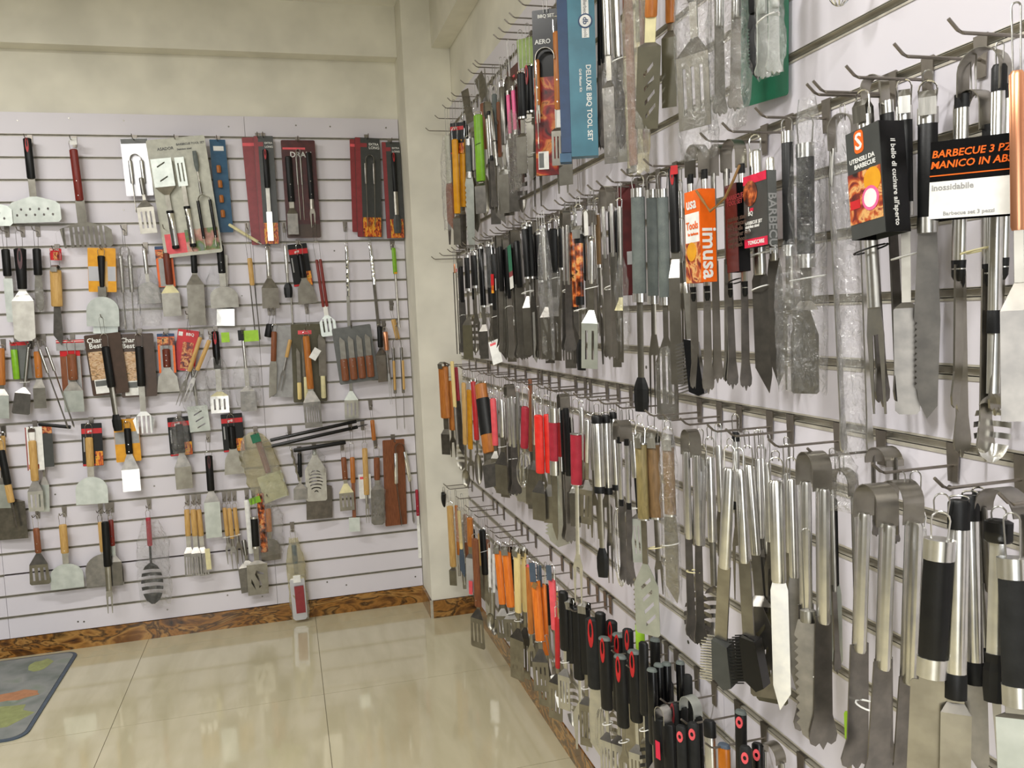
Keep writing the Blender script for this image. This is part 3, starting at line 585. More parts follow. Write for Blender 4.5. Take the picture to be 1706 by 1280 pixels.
B(2, tn, 526, 402, 549, 560, 'long twin red handle slotted turner', 'spatula', h='red_wood', hw=11, twin=2, f=(.19, .69, .78), nw=7, bw=26, sh='spade', slots=('v', 3), bm='pale_steel')
B(2, tn, 577, 404, 586, 698, 'long twisted chrome rod with white slotted blade', 'spatula', off=.028, h='chrome', hw=5, f=(.02, .1, .84), nw=5, bw=23, sh='rect', s=.32, slots=('v', 3), bm='bright_steel', shm='pale_steel',
  sub=[('rod', .1, .3, 0, 0, dict(f=(0, .0, .9), twist=1, rw=5, y=-.004, m='chrome', nm2='twisted_stem'))])
B(2, tn, 616, 404, 640, 636, 'long twisted chrome rod with plain blade', 'spatula', off=.028, h='chrome', hw=5, f=(.02, .1, .76), nw=5, bw=21, sh='rect', s=.2,
  sub=[('rod', .1, .3, 0, 0, dict(f=(0, .0, .9), twist=1, rw=5, y=-.004, m='chrome', nm2='twisted_stem'))])
B(2, 'rod', 655, 406, 665, 546, 'long rod with iridescent green sleeve, beside pillar', 'skewer', h='green', hw=7, f=(.05, .36, .5), rw=4, tags=[(.34, .36, 5, 0, 'yellow')])
# third row
B(3, tn, 0, 574, 3, 697, 'amber handled turner cut by photo edge', 'spatula', h='orange_wood', hw=14, f=(.05, .55, .6), bw=24, bm='pale_steel')
B(3, 'bar', 22, 570, 28, 632, 'lime green handle in red-topped bag', 'packaged tool', h='green', hw=10, f=(.2, 1, 1), cards=[(0, 1, 28, 8, 'redhead')])
B(3, tn, 48, 572, 36, 690, 'steel turner leaning left under red header', 'spatula', h='steel', hw=5, f=(.05, .55, .62), bw=26, sh='flare', bm='dark_steel', ties=[(.55, 16)])
B(3, tn, 61, 575, 69, 680, 'riveted orange wood handle, small square blade', 'spatula', h='orange_wood', hw=11, riv=2, f=(.1, .52, .54), nw=8, bw=18, s=.3)
B(3, 'tongs', 66, 566, 119, 714, 'long thin tongs slanting right with mesh tips', 'tongs', off=.07, h='bright_steel', hw=5, f=(0, .36, .4), sep=.03, aw=4)
B(3, tn, 117, 566, 126, 686, 'brown handled turner under red and white header', 'spatula', h='brown_wood', hw=15, riv=2, f=(.2, .56, .58), nw=9, bw=29, s=.3, bm='pale_steel', cards=[(0, .15, 42, -1, 'header', .004), (.15, .8, 30, -3, 'brownbag')])
B(3, 'brush', 172, 556, 197, 718, 'brown photo card with black silicone basting brush', 'brush', off=.07, h='black', hw=13, f=(.13, .55, .84), nw=9, bw=15, bm='black', cards=[(0, .62, 55, -3, 'brown')])
B(3, tn, 230, 556, 242, 731, 'brown photo card with black-handled slotted turner', 'spatula', off=.06, h='black', hw=13, f=(.12, .5, .74), nw=9, bw=34, s=0, sh='spade', slots=('v', 4), bm='bright_steel', cards=[(0, .6, 54, -4, 'brown')])
B(3, tn, 275, 556, 281, 653, 'riveted red handle, cream scraper on orange card', 'scraper', h='dark_wood', hw=12, riv=3, f=(.26, .58, .6), nw=11, bw=35, sh='trap', bm='steel', cards=[(0, .68, 27, 0, 'orangewood')])
B(3, 'card', 314, 550, 306, 618, 'red printed card behind crossed wooden handles', 'packaged tool', off=.03, cards=[(0, 1, 33, 0, 'redcard')])
B(3, fk, 334, 562, 296, 676, 'left of two leaning yellow wood forks', 'fork', off=.07, h='light_wood', hw=7, f=(0, .5, .62), bw=8, m='dark_steel')
B(3, fk, 349, 567, 308, 668, 'right of two leaning yellow wood forks', 'fork', off=.075, h='light_wood', hw=7, f=(0, .5, .62), bw=8, m='dark_steel')
B(3, tn, 318, 600, 334, 719, 'diagonally slotted blade in a crumpled bag', 'spatula', h='steel', hw=6, f=(0, .5, .64), bw=32, s=0, slots=('d', 3), bm='pale_steel', bags=[(.1, .72, 44, 0)], hook=0)
B(3, tn, 358, 552, 368, 688, 'black handle with red mark and green tag', 'spatula', h='gloss_black', hw=12, f=(0, .46, .74), nw=9, bw=29, s=.2, slots=('v', 3), bm='bright_steel', shm='cream', dot='red', tags=[(.02, .14, 13, 17, 'lime')], bags=[(.3, .92, 36, -2)])
B(3, tn, 404, 554, 416, 685, 'slim steel handle, tilted blade, wide green tag', 'spatula', h='bright_steel', hw=5, f=(.08, .46, .68), nw=7, bw=26, sh='flare', s=.2, bm='dark_steel', tags=[(-.02, .12, 24, 14, 'lime'), (-.03, .1, 10, -2, 'black')], bags=[(.3, .92, 40, 0)])
B(3, 'bar', 450, 540, 446, 562, 'stubby black handle stub', 'tool', h='black', hw=12, f=(0, 1, 1))
B(3, 'knife', 457, 540, 454, 664, 'broad knife and shears on greenish card', 'knife', off=.06, h='brown_wood', hw=9, f=(.1, .5, .55), bw=12, tip=-.9, cards=[(.02, .98, 34, 16, 'glass')],
  sub=[(fk, .2, .9, 26, 10, dict(h='light_wood', hw=6, f=(0, .35, .6), bw=8, y=-.01, m='dark_steel', nm2='packed_shears'))])
B(3, 'card', 513, 540, 518, 670, 'olive card with cream-handled knife set', 'packaged knives', cards=[(0, 1, 55, 0, 'olive')],
  sub=[('knife', .96, .3, -18, 180, dict(h='pale_wood', hw=7, f=(0, .33, .35), bw=6, y=-.004, nm2='packed_small_knife')), ('knife', .97, .15, -7, 180, dict(h='cream', hw=7, f=(0, .36, .38), bw=9, y=-.004, nm2='packed_middle_knife')), ('knife', .96, .13, 21, 180, dict(h='cream', hw=8, f=(0, .35, .36), bw=12, y=-.004, nm2='packed_large_knife'))])
B(3, tn, 509, 552, 523, 712, 'yellow handled mesh turner before olive card', 'spatula', off=.085, h='orange_wood', hw=11, f=(.05, .6, .62), nw=9, bw=28, s=.3, sh='rect', slots=('v', 6), bm='dark_steel', tags=[(.18, .3, 12, 12, 'white', 35)])
B(3, 'card', 585, 544, 599, 637, 'grey sleeve with four brown-handled steak knives', 'packaged knives', off=.075, cards=[(0, 1, 64, 0, 'board')],
  sub=[('knife', .94, .16, q, 183, dict(h='brown_wood', hw=12, f=(0, .5, .5), bw=9, y=-.004, riv=2, nm2='steak_knife')) for q in (-22, -8, 6, 20)])
B(3, 'bar', 632, 540, 634, 579, 'small black grip beside a copper one', 'tool', h='black', hw=9, f=(.1, 1, 1))
B(3, fk, 641, 545, 652, 674, 'copper handled long fork', 'fork', h='copper', hw=8, f=(.06, .3, .6), nw=3, bw=4, m='dark_steel')
B(3, 'bar', 655, 532, 663, 566, 'tilted yellow wood grip near the pillar', 'tool', h='light_wood', hw=8, f=(0, 1, 1))
B(3, 'tongs', 661, 564, 668, 716, 'long steel tongs with yellow wood grips', 'tongs', off=.06, h='dark_steel', hw=5, f=(0, .6, .65), sep=.042, aw=4, sub=[('bar', .24, .56, -7, 0, dict(h='light_wood', hw=4, f=(0, 1, 1), y=-.008, nm2='wood_grip')), ('bar', .24, .56, 8, 0, dict(h='light_wood', hw=4, f=(0, 1, 1), y=-.008, nm2='wood_grip'))])
# fourth row
B(4, 'rod', -2, 732, 28, 882, 'black and wood handled rod slanting at photo edge', 'skewer', off=.07, h='black', hw=12, f=(.12, .5, .7), rw=4, m='dark_steel', sub=[('bar', .5, .7, 0, 0, dict(h='light_wood', hw=11, f=(0, 1, 1), nm2='wood_end'))])
B(4, tn, 2, 720, 8, 846, 'plain bright blade at photo edge', 'spatula', off=.04, h='light_wood', hw=12, f=(.05, .5, .6), bw=24, bm='pale_steel')
B(4, tn, 12, 800, 22, 898, 'wide dull steel plate at photo edge', 'scraper', off=.03, h='dark_steel', hw=6, f=(0, .2, .3), bw=46, s=.1, bm='dark_steel', hook=0)
B(4, tn, 52, 712, 62, 851, 'yellow wood handle, bright slotted blade, white card', 'spatula', off=.065, h='light_wood', hw=12, f=(.16, .64, .65), nw=9, bw=22, s=.32, slots=('v', 3), bm='bright_steel', cards=[(0, .52, 25, 2, 'label'), (0, .49, 18, 20, 'darkcard', .014)])
B(4, tn, 73, 770, 75, 852, 'second blade behind bright slotted one', 'spatula', off=.03, h='steel', hw=5, f=(0, .2, .3), bw=16, bm='pale_steel', hook=0)
B(4, 'rod', 64, 707, 118, 712, 'black bar lying level between two cards', 'skewer', h='black', hw=6, f=(0, 1, 1), hook=0)
B(4, tn, 147, 706, 154, 840, 'yellow wood handle, very wide bright scraper', 'scraper', off=.07, h='light_wood', hw=12, f=(.17, .53, .66), nw=10, bw=48, sh='dome', bm='pale_steel', cards=[(0, .53, 31, 4, 'band')])
B(4, tn, 211, 702, 221, 818, 'black riveted handle on yellow card', 'spatula', h='black', hw=11, riv=2, f=(.1, .47, .48), nw=9, bw=27, s=.4, bm='bright_steel', cards=[(-.03, .58, 38, -2, 'yellow')])
B(4, tn, 297, 695, 308, 814, 'bagged turner on black red flame card', 'spatula', h='gloss_black', hw=12, f=(.1, .5, .52), nw=9, bw=26, s=.36, cards=[(0, .54, 35, 0, 'band')], bags=[(0, .52, 28, 0)])
B(4, tn, 383, 690, 392, 790, 'flared cream scraper on black red flame card', 'scraper', h='gloss_black', hw=12, f=(.2, .58, .6), nw=12, bw=34, sh='trap', cards=[(0, .63, 34, 2, 'band')])
B(4, tn, 347, 752, 357, 895, 'long black handle, rounded bright blade', 'spatula', off=.06, h='black', hw=12, f=(.05, .46, .47), nw=9, bw=25, s=.22, sh='rect', bm='pale_steel', dot='maroon')
B(4, tn, 425, 720, 462, 832, 'bundle of bagged turners leaning right', 'spatula', h='brown_wood', hw=10, f=(.1, .6, .62), bw=40, s=0, bm='pale_steel', bags=[(0, 1, 56, -8, 'olive_film')], tags=[(.02, .14, 14, -2, 'dark_green'), (.86, .95, 18, -34, 'green')])
B(4, 'tongs', 437, 742, 612, 703, 'long black tongs lying almost level', 'tongs', off=.08, h='gloss_black', hw=6, f=(0, .9, .95), sep=.03, hook=0, m='black')
B(4, 'bar', 489, 751, 576, 737, 'thick black bar below the level tongs', 'tool', off=.08, h='black', hw=7, f=(0, 1, 1), hook=0)
B(4, 'rod', 484, 745, 499, 802, 'twisted chrome stem right of bagged bundle', 'skewer', h='chrome', hw=3, f=(0, .1, .9), twist=1, rw=4)
B(4, tn, 499, 754, 501, 832, 'small black handle, short grey blade', 'spatula', h='black', hw=7, f=(.02, .53, .66), nw=4, bw=22, s=.3, bm='dark_steel')
B(4, tn, 524, 750, 528, 835, 'large steel blade with curved vents', 'spatula', off=.06, h='pale_steel', hw=7, f=(0, .1, .12), nw=9, bw=34, sh='spade', s=0, slots=('a', 7), bags=[(.02, .5, 28, 2)])
B(4, tn, 530, 780, 532, 864, 'dull plate hanging below the vented blade', 'scraper', off=.03, h='dark_steel', hw=6, f=(0, .2, .3), bw=42, s=.1, bm='dark_steel', hook=0)
B(4, tn, 571, 744, 579, 850, 'riveted brown handle, two-slot blade', 'spatula', h='brown_wood', hw=9, riv=2, f=(.17, .52, .58), nw=6, bw=24, s=.34, slots=('v', 3), shm='cream')
B(4, tn, 586, 738, 591, 886, 'amber wood handle, dark leather-brown shaft', 'spatula', h='orange_wood', hw=8, f=(.16, .45, .84), nw=6, nm='brown_wood', bw=18, s=0, bm='pale_steel')
B(4, fk, 607, 736, 613, 872, 'long yellow wood fork before white bottle', 'fork', off=.065, h='light_wood', hw=9, f=(.08, .65, .76), nw=5, bw=6, riv=2, cards=[(.4, .7, 20, -2, 'whitecard')])
B(4, 'bar', 620, 700, 624, 742, 'short amber wood grip above bottle grater', 'tool', h='orange_wood', hw=7, f=(0, .8, .8))
B(4, tn, 627, 744, 630, 874, 'brown handled cylinder grater in clear film', 'grater', h='brown_wood', hw=10, f=(.14, .43, .5), nw=8, bw=22, s=.1, sh='long', slots=('o', 3), bm='dark_steel', bags=[(.42, 1, 25, 0)])
B(4, 'card', 656, 733, 661, 876, 'brown wooden board packed with steel tongs', 'packaged tool', off=.04, cards=[(0, 1, 36, 0, 'dwood')],
  sub=[('tongs', .04, 1.0, 8, -4, dict(h='chrome', hw=6, f=(0, .48, .55), sep=.05, spread=.012, y=-.012, aw=6, nm2='packed_tongs'))])
B(4, tn, 694, 816, 700, 930, 'dark red handle at the pillar corner', 'spatula', off=.03, h='crimson', hw=5, riv=2, f=(0, .38, .5), nw=4, bw=5, s=0, nm='white', bm='white', hook=0)
# lowest row
B(5, tn, 58, 858, 69, 973, 'riveted brown handle, slotted flared blade', 'spatula', h='brown_wood', hw=10, riv=2, f=(.19, .55, .56), nw=8, bw=30, s=.34, sh='flare', slots=('v', 3))
B(5, tn, 103, 855, 113, 981, 'yellow wood handle, large dome blade', 'scraper', h='light_wood', hw=12, riv=1, f=(.15, .53, .67), nw=9, bw=49, sh='dome', bm='pale_steel')
B(5, tn, 166, 858, 176, 976, 'yellow handled dome scraper behind black fork', 'scraper', off=.035, h='light_wood', hw=8, f=(.1, .52, .55), nw=6, bw=56, sh='dome', bm='dark_steel')
B(5, fk, 174, 852, 184, 1022, 'black twisted handle fork with cream neck', 'fork', off=.075, h='black', hw=12, f=(.1, .54, .78), nw=9, bw=10, m='steel', loopm='steel')
B(5, tn, 184, 858, 192, 975, 'riveted red handle beside black twisted one', 'spatula', h='red_wood', hw=8, riv=2, f=(.07, .44, .58), nw=8, nm='pale_steel', bw=26, s=.2, bm='dark_steel')
B(5, 'spoon', 246, 850, 256, 1006, 'red handled skimmer inside crumpled clear bag', 'skimmer', off=.06, h='crimson', hw=8, f=(.08, .38, .56), nw=4, bw=34, slots=1, m='soft_black', bags=[(.1, 1.02, 50, 4)])
for dx, d in ((-7, 'left'), (3, 'middle'), (12, 'right')):
    B(5, tn, 318+dx, 842, 326+dx*1.3, 958, d+' blond wood handle of the whisk bundle', 'spatula', off=.05+.012*(dx == 3), h='light_wood', hw=9, f=(.06, .44, .6), nw=7, bw=15, s=.2, bm='dark_steel', slots=('v', 3, 1), tags=[(.62, .92, 8, 8, 'cream')] if dx == 12 else [])
for dx, d in ((-8, 'left'), (0, 'middle'), (9, 'right')):
    B(5, fk, 381+dx, 838, 392+dx, 948-abs(dx), d+' blond wood handle of the fork bundle', 'fork', off=.05+.012*(dx == 0), h='light_wood', hw=7, f=(.08, .54, .66), nw=5, bw=11, tines=2, m='dark_steel', ties=[(.5, 30)] if dx == 0 else [])
B(5, 'bar', 411, 833, 419, 922, 'white plastic strip beside the black turner', 'tool', off=.04, h='white', hw=9, f=(0, 1, 1))
B(5, tn, 422, 842, 431, 990, 'black handle turner with S-shaped cutout', 'spatula', off=.075, h='black', hw=12, f=(.13, .48, .62), nw=8, bw=33, s=.1, sh='rect', slots=('s', 2), ferr=3)
B(5, 'bar', 433, 822, 441, 920, 'narrow sleeve printed with orange food pictures', 'packaged tool', off=.055, h='ember_print', hw=12, f=(0, 1, 1))
B(5, tn, 446, 838, 452, 934, 'bagged amber handle, small dome blade', 'scraper', off=.05, h='orange_wood', hw=9, f=(.1, .5, .62), nw=5, bw=31, sh='dome', bm='dark_steel', bags=[(0, .9, 40, 2, 'film')])
B(5, tn, 406, 900, 418, 985, 'second plain blade behind the S-cut turner', 'spatula', off=.03, h='steel', hw=7, f=(0, .3, .4), bw=30, s=.2, bm='dark_steel', hook=0)
B(5, tn, 487, 882, 501, 1032, 'grey handle in clear pack, red label, over baseboard', 'packaged tool', off=.06, h='grey_grip', hw=9, f=(.17, .38, .5), nw=7, bw=24, s=.1, sh='long', bm='silver_card', bags=[(.1, 1, 29, 0, 'olive_film', .014)], tags=[(.62, .92, 15, 2, 'card_red'), (.5, .58, 12, 0, 'white')])

# ================= right wall (pixel of the top and of the tip, on planes parallel to the wall) =================
tg = 'tongs'
# ---- top row ----
R = T
R('A', 'knife', 745, 226, 752, 384, 'clear bagged beige tool closest to pillar', 'packaged tool', off=.115, h='beige_card', hw=9, f=(0, .5, .55), bw=10, m='brown_wood', bags=[(0, 1, 17, -4)])
R('A', tn, 757, 212, 764, 408, 'yellow bar handle under black header card', 'spatula', off=.11, h='yellow', hw=9, f=(.1, .73, .75), nw=6, bw=10, s=.1, cards=[(-.04, .22, 22, 2, 'band', .012)])
R('A', tn, 769, 210, 773, 415, 'slimmer yellow handle beside dark grey grip', 'spatula', off=.08, h='yellow', hw=9, f=(.1, .65, .68), nw=7, bw=11, s=.1, bm='dark_steel')
R('A', 'knife', 779, 226, 786, 420, 'dark grey grip with toothed steel jaw', 'tongs', off=.07, h='grey_grip', hw=8, f=(.03, .36, .42), bw=12, serr=1, ferr=10, m='pale_steel')
R('A', tn, 790, 228, 776, 152, 'steel blade standing upright above lime tool', 'spatula', off=.06, h='dark_steel', hw=6, f=(0, .1, .2), bw=11, s=.1, bm='dark_steel', hook=0)
R('A', tn, 796, 186, 804, 356, 'fat lime green handle', 'spatula', off=.10, h='green', hw=13, f=(.03, .68, .7), nw=9, bw=15, s=.1, bm='dark_steel', ties=[(.32, 14, 'black')])
R('A', tg, 811, 170, 823, 350, 'chrome twin-tube tongs, black lower caps', 'tongs', off=.10, h='bright_steel', hw=7, f=(0, .55, .6), sep=.04, cap=1, capm='black', m='dark_steel')
R('A', 'knife', 817, 180, 836, 376, 'long pointed knife with bright tube handle', 'knife', off=.075, h='bright_steel', hw=7, f=(.02, .5, .53), bw=13, tip=.9, m='dark_steel', ties=[(.3, 12, 'black')])
R('A', tn, 817, 176, 800, 128, 'dark blade pointing up beside bare hooks', 'spatula', off=.06, h='dark_steel', hw=6, f=(0, .1, .2), bw=17, s=.1, bm='dark_steel', hook=0)
R('A', 'knife', 830, 170, 836, 352, 'slim brown wood strip handle', 'knife', off=.05, h='brown_wood', hw=6, f=(0, .5, .6), bw=7)
R('A', tg, 849, 128, 860, 318, 'pink handled tongs on maroon card', 'tongs', off=.10, h='pink', hw=8, f=(0, .52, .58), sep=.045, ferr=4, cap=1, cards=[(-.08, .95, 22, 2, 'maroon')], bags=[(.3, 1, 24, 2)])
R('A', tn, 868, 118, 873, 290, 'black grip, bright bolster, beside red-eyed twin', 'spatula', off=.10, h='black', hw=12, f=(.02, .46, .6), nw=7, bw=14, s=.1, bm='steel', ferr=3, ftop=0)
R('A', 'knife', 880, 106, 887, 300, 'black grip with red eye, saw edge', 'knife', off=.07, h='black', hw=13, f=(.02, .42, .5), bw=14, serr=1, ferr=3, dot='red', ftop=0, ties=[(.48, 20), (.78, 18)])
R('A', 'card', 872, 62, 876, 110, 'pale green swing tag high on the slats', 'tag', off=.04, yaw=55, cards=[(0, 1, 26, 0, 'lime')], name='hang_tag')
R('A', 'card', 908, 14, 915, 292, 'tall black red flame card with orange-handled set', 'packaged tool', off=.10, yaw=60, cards=[(0, 1, 46, 0, 'flame_red')],
  sub=[(tg, .24, .84, 0, 0, dict(h='chrome', hw=3, f=(0, .4, .5), sep=.055, y=-.012, aw=3, nm2='wire_tongs')), (fk, .30, .68, -15, 0, dict(h='orange_wood', hw=9, f=(0, .72, .8), bw=7, y=-.008, riv=2, nm2='packed_fork')),
       (tn, .06, .95, 19, 0, dict(h='orange_wood', hw=11, f=(.1, .62, .74), nw=10, nm='white', bw=21, s=.1, slots=('v', 3), y=-.012, riv=2, nm2='packed_spatula'))])
# the teal box, open on its left side
def teal_box():
    P0 = on_plane(966, -42, 0, -.075); P1 = on_plane(975, 262, 0, -.075); L = (P0-P1).length; z = (P0-P1)/L; n = Vector((-math.cos(1.2), -math.sin(1.2), 0)); yv = -n; yv = (yv-z*yv.dot(z)).normalized(); xv = yv.cross(z)
    e = empty('tool_set_box', Matrix(((xv.x, yv.x, z.x, P0.x), (xv.y, yv.y, z.y, P0.y), (xv.z, yv.z, z.z, P0.z), (0, 0, 0, 1)))); bpy.context.view_layer.update()
    boxo('box_body', 'teal', (-.034, -.02, -L), (.034, .02, 0), e); boxo('open_side', 'navy', (-.060, -.014, -L+.012), (-.0345, .02, -.0), e); boxo('inner_tray', 'blue', (-.064, -.018, -L-.012), (-.0345, .02, -L+.010), e)
    y = -.0206; text('DELUXE BBQ TOOL SET', .0175, 'white', (.014, y, -L*.50), (0, 0, -1), (1, 0, 0), e); text('Grill Master Kit', .009, 'white', (-.006, y, -L*.52), (0, 0, -1), (1, 0, 0), e)
    boxo('white_label', 'white', (.001, y-.0002, -L*.258), (.019, y+.0003, -L*.14), e); boxo('white_label', 'white', (.001, y-.0002, -L*.355), (.019, y+.0003, -L*.27), e)
    MB().tube([(.010, y, -L*.265), (.010, y-.0012, -L*.265)], .018, 20).build('round_emblem', 'navy', e); MB().tube([(.010, y-.0008, -L*.265), (.010, y-.0018, -L*.265)], .0145, 20).build('round_emblem', 'white', e)
    text('db', .018, 'navy', (.010, y-.0021, -L*.265), (0, 0, -1), (1, 0, 0), e, align='CENTER'); text('Barbecue', .012, 'mid_grey', (.010, y-.0006, -L*.15), (0, 0, -1), (1, 0, 0), e); text('Tools', .012, 'mid_grey', (.010, y-.0006, -L*.29), (0, 0, -1), (1, 0, 0), e)
    THINGS.append(dict(o=e, row='A', P=P0, desc='tall teal lettered barbecue set box', cat='box', hook=1, off=.075, gap=0))
teal_box()
R('A', tg, 1000, -40, 1003, 250, 'black tongs squeezed behind the teal box', 'tongs', off=.03, h='black', hw=7, f=(0, .5, .6), sep=.022, m='dark_steel')
R('A', tn, 1008, -60, 1020, 262, 'polished tube handle in bag, left one', 'spatula', off=.12, h='bright_steel', hw=11, f=(0, .47, .6), nw=9, bw=16, s=.1, bm='dark_steel', bags=[(.46, 1, 22, 0)])
R('A', 'knife', 1023, -60, 1035, 250, 'polished tube handle in bag, right one', 'knife', off=.10, h='bright_steel', hw=12, f=(0, .5, .55), bw=17, serr=1, m='dark_steel', bags=[(.5, 1.03, 22, 0)], ties=[(.52, 34)])
R('A', tn, 1045, -60, 1056, 290, 'brown wood slats in olive clear bag', 'spatula', off=.12, h='brown_wood', hw=12, f=(0, .96, .97), bw=14, s=.1, bags=[(.0, 1, 38, 10, 'olive_film')], m='dark_steel', sub=[('bar', 0, .9, 20, 0, dict(h='dark_wood', hw=10, f=(0, 1, 1), y=.01, nm2='second_strip'))])
R('A', tn, 1088, -80, 1078, 215, 'wood handled turner with olive tinted blade', 'spatula', off=.10, h='orange_wood', hw=16, f=(0, .36, .5), nw=18, nm='cream', bw=32, s=.05, slots=('d', 4), bm='olive_card')
R('A', tn, 1116, -80, 1118, 180, 'yellow wood handle at frame top', 'spatula', off=.05, h='orange_wood', hw=13, f=(0, .45, .5), nw=10, bw=20, s=.1, bm='olive_card')
R('A', 'card', 1262, -90, 1262, 170, 'deep green backing card at frame top', 'packaged tool', off=.03, yaw=12, cards=[(0, 1, 86, 0, 'green')])
R('A', tn, 1150, -90, 1164, 215, 'steel turner in large crumpled clear bag', 'spatula', off=.12, h='steel', hw=16, f=(0, .3, .5), nw=14, bw=44, s=.2, slots=('v', 3), bags=[(0, 1.16, 62, 0, 'film', .03)])
R('A', tg, 1212, -90, 1212, 190, 'steel tongs in second crumpled clear bag', 'tongs', off=.09, h='bright_steel', hw=16, f=(0, .45, .6), sep=.05, bags=[(0, 1.1, 62, 4, 'film', .04)])
R('A', 'knife', 1258, -90, 1262, 132, 'black comb-toothed tool before green card', 'brush', off=.07, h='black', hw=20, f=(0, .5, .6), bw=24, serr=1, m='black')
R('A', tg, 1278, -90, 1280, 128, 'toothed steel tongs before green card', 'tongs', off=.09, h='pale_steel', hw=18, f=(0, .5, .6), sep=.03, m='pale_steel', ties=[(.56, 50)], bags=[(0, 1, 44, 8)])
R('A', 'whisk', 1404, -90, 1398, 10, 'wire ends just peeking at frame top', 'whisk', off=.06, h='steel', hw=8, f=(0, .3, .5), bw=30)
# ---- second row ----
R('B', 'rod', 757, 440, 764, 590, 'thin wire tool right against the pillar', 'skewer', off=.12, h='copper', hw=3, f=(0, .1, .2), rw=2, rods=2, rg=5)
R('B', tg, 766, 430, 774, 590, 'black tongs with single red dot', 'tongs', off=.115, h='black', hw=10, f=(0, .46, .5), sep=.022, m='dark_steel', tags=[(.11, .145, 7, 2, 'raspberry')], ties=[(.6, 16)])
R('B', tn, 777, 420, 784, 598, 'black grip then round knob', 'spatula', off=.10, h='black', hw=9, f=(.03, .36, .6), nw=5, bw=16, s=.2, ferr=4, bm='olive_card')
R('B', fk, 789, 416, 796, 592, 'black handled slim tool', 'fork', off=.085, h='black', hw=9, f=(.03, .36, .6), nw=5, bw=11, ferr=4)
R('B', tn, 800, 406, 810, 598, 'black handled slim tool', 'spatula', off=.10, h='gloss_black', hw=9, f=(.03, .55, .7), nw=7, bw=14, s=.2, bm='dark_steel', ferr=3)
R('B', fk, 812, 402, 822, 596, 'black handled slim tool', 'fork', off=.08, h='black', hw=8, f=(.03, .55, .7), nw=5, bw=10, ferr=3, bags=[(.0, .4, 15, 0)], ties=[(.55, 22)])
R('B', 'knife', 822, 404, 828, 590, 'black grip carrying small red label', 'knife', off=.10, h='black', hw=9, f=(.1, .6, .65), bw=11, m='dark_steel', tags=[(.28, .38, 6, 0, 'vivid_red'), (.38, .45, 5, 0, 'flames')], ties=[(.66, 14)])
R('B', tg, 830, 392, 838, 590, 'black tongs, steel band, white lettering strip', 'tongs', off=.10, h='black', hw=11, f=(0, .47, .5), sep=.03, m='steel', tags=[(.36, .46, 3, 0, 'white')])
R('B', tg, 841, 396, 853, 600, 'leaning black tongs left of green sleeve', 'tongs', off=.08, h='black', hw=9, f=(0, .5, .55), sep=.025, m='steel', ties=[(.57, 26)])
R('B', tg, 856, 383, 872, 600, 'tongs wrapped in green and white paper sleeve', 'tongs', off=.12, h='black', hw=16, f=(0, .45, .5), sep=.03, bd=14, m='steel', tags=[(.12, .32, 20, 0, 'dark_green'), (.36, .45, 20, 0, 'white'), (.32, .36, 20, 0, 'card_red')])
for i, (x, y, l) in enumerate([(873, 372, 0), (881, 368, 4), (889, 369, 8), (897, 382, 0)]):
    R('B', (tn, fk, tg, 'knife')[i % 4], x, y, x+12, 592+l, 'long black grip in packed cluster', 'barbecue tool', off=.12-.018*(i % 3), h=('black', 'soft_black', 'gloss_black', 'black')[i], hw=9, f=(.03 if i != 2 else 0, .42, .55), nw=6, bw=13, s=.2, ferr=3, m=('steel', 'dark_steel')[i % 2], sep=.02, ties=[(.52+.05*i, 24)] if i % 2 == 0 else [])
R('B', tn, 905, 380, 915, 598, 'bundle hidden in wrinkled silver film', 'spatula', off=.13, h='steel', hw=8, f=(0, .4, .6), nw=6, bw=16, s=.2, bags=[(0, 1, 22, 0)])
R('B', tn, 921, 364, 927, 600, 'square black grip in wrinkled film', 'spatula', off=.07, h='black', hw=14, f=(.07, .38, .55), nw=11, bw=26, s=.3, bags=[(.3, 1, 30, -4)], ties=[(.42, 20)], slots=('v', 3))
R('B', fk, 934, 360, 938, 580, 'black slim grip before bright tube pair', 'fork', off=.08, h='black', hw=9, f=(.06, .4, .6), nw=6, bw=12, ferr=3)
R('B', tg, 941, 350, 948, 588, 'bright twin tubes with olive-black blade', 'tongs', off=.115, h='bright_steel', hw=8, f=(0, .52, .56), sep=.03, m='dark_steel', aw=12, ties=[(.56, 18)])
R('B', 'knife', 952, 352, 962, 560, 'food-printed sleeve, left of pair', 'knife', off=.10, h='ember_print', hw=9, f=(.14, .78, .84), bw=9, m='dark_steel', ferr=3, ferrm='black', strap=9)
R('B', 'brush', 963, 340, 969, 617, 'food-printed sleeve with black brush head', 'brush', off=.12, h='ember_print', hw=13, f=(.18, .6, .82), nw=7, bw=16, cap='black', ferr=14, ferrm='black', strap=16, ties=[(.63, 24)])
R('B', tg, 981, 350, 988, 560, 'white paper tag over slim wire tongs', 'tongs', off=.10, h='bright_steel', hw=6, f=(0, .55, .6), sep=.04, m='steel', tags=[(0, .2, 16, 0, 'white')])
R('B', tn, 986, 395, 985, 613, 'wide flat slotted turner with bright tube', 'spatula', off=.125, h='bright_steel', hw=7, f=(.03, .35, .55), nw=9, bw=27, s=.22, sh='rect', slots=('v', 2), shm='pale_steel', bm='pale_steel', ties=[(.38, 24)])
R('B', fk, 995, 330, 1003, 560, 'brown square wood handle, steel bolster', 'fork', off=.08, h='burl_wood', hw=9, f=(.12, .5, .7), nw=6, bw=10, ferr=5, sides=4, ftop=0)
R('B', tg, 1010, 310, 1022, 600, 'big polished tongs with wide top band', 'tongs', off=.115, h='bright_steel', hw=9, f=(0, .41, .45), sep=.045, m='steel', aw=12, ties=[(.58, 30)])
R('B', 'card', 1040, 308, 1048, 492, 'deep maroon hanging card', 'packaged tool', off=.06, yaw=40, cards=[(0, 1, 30, 0, 'mred')])
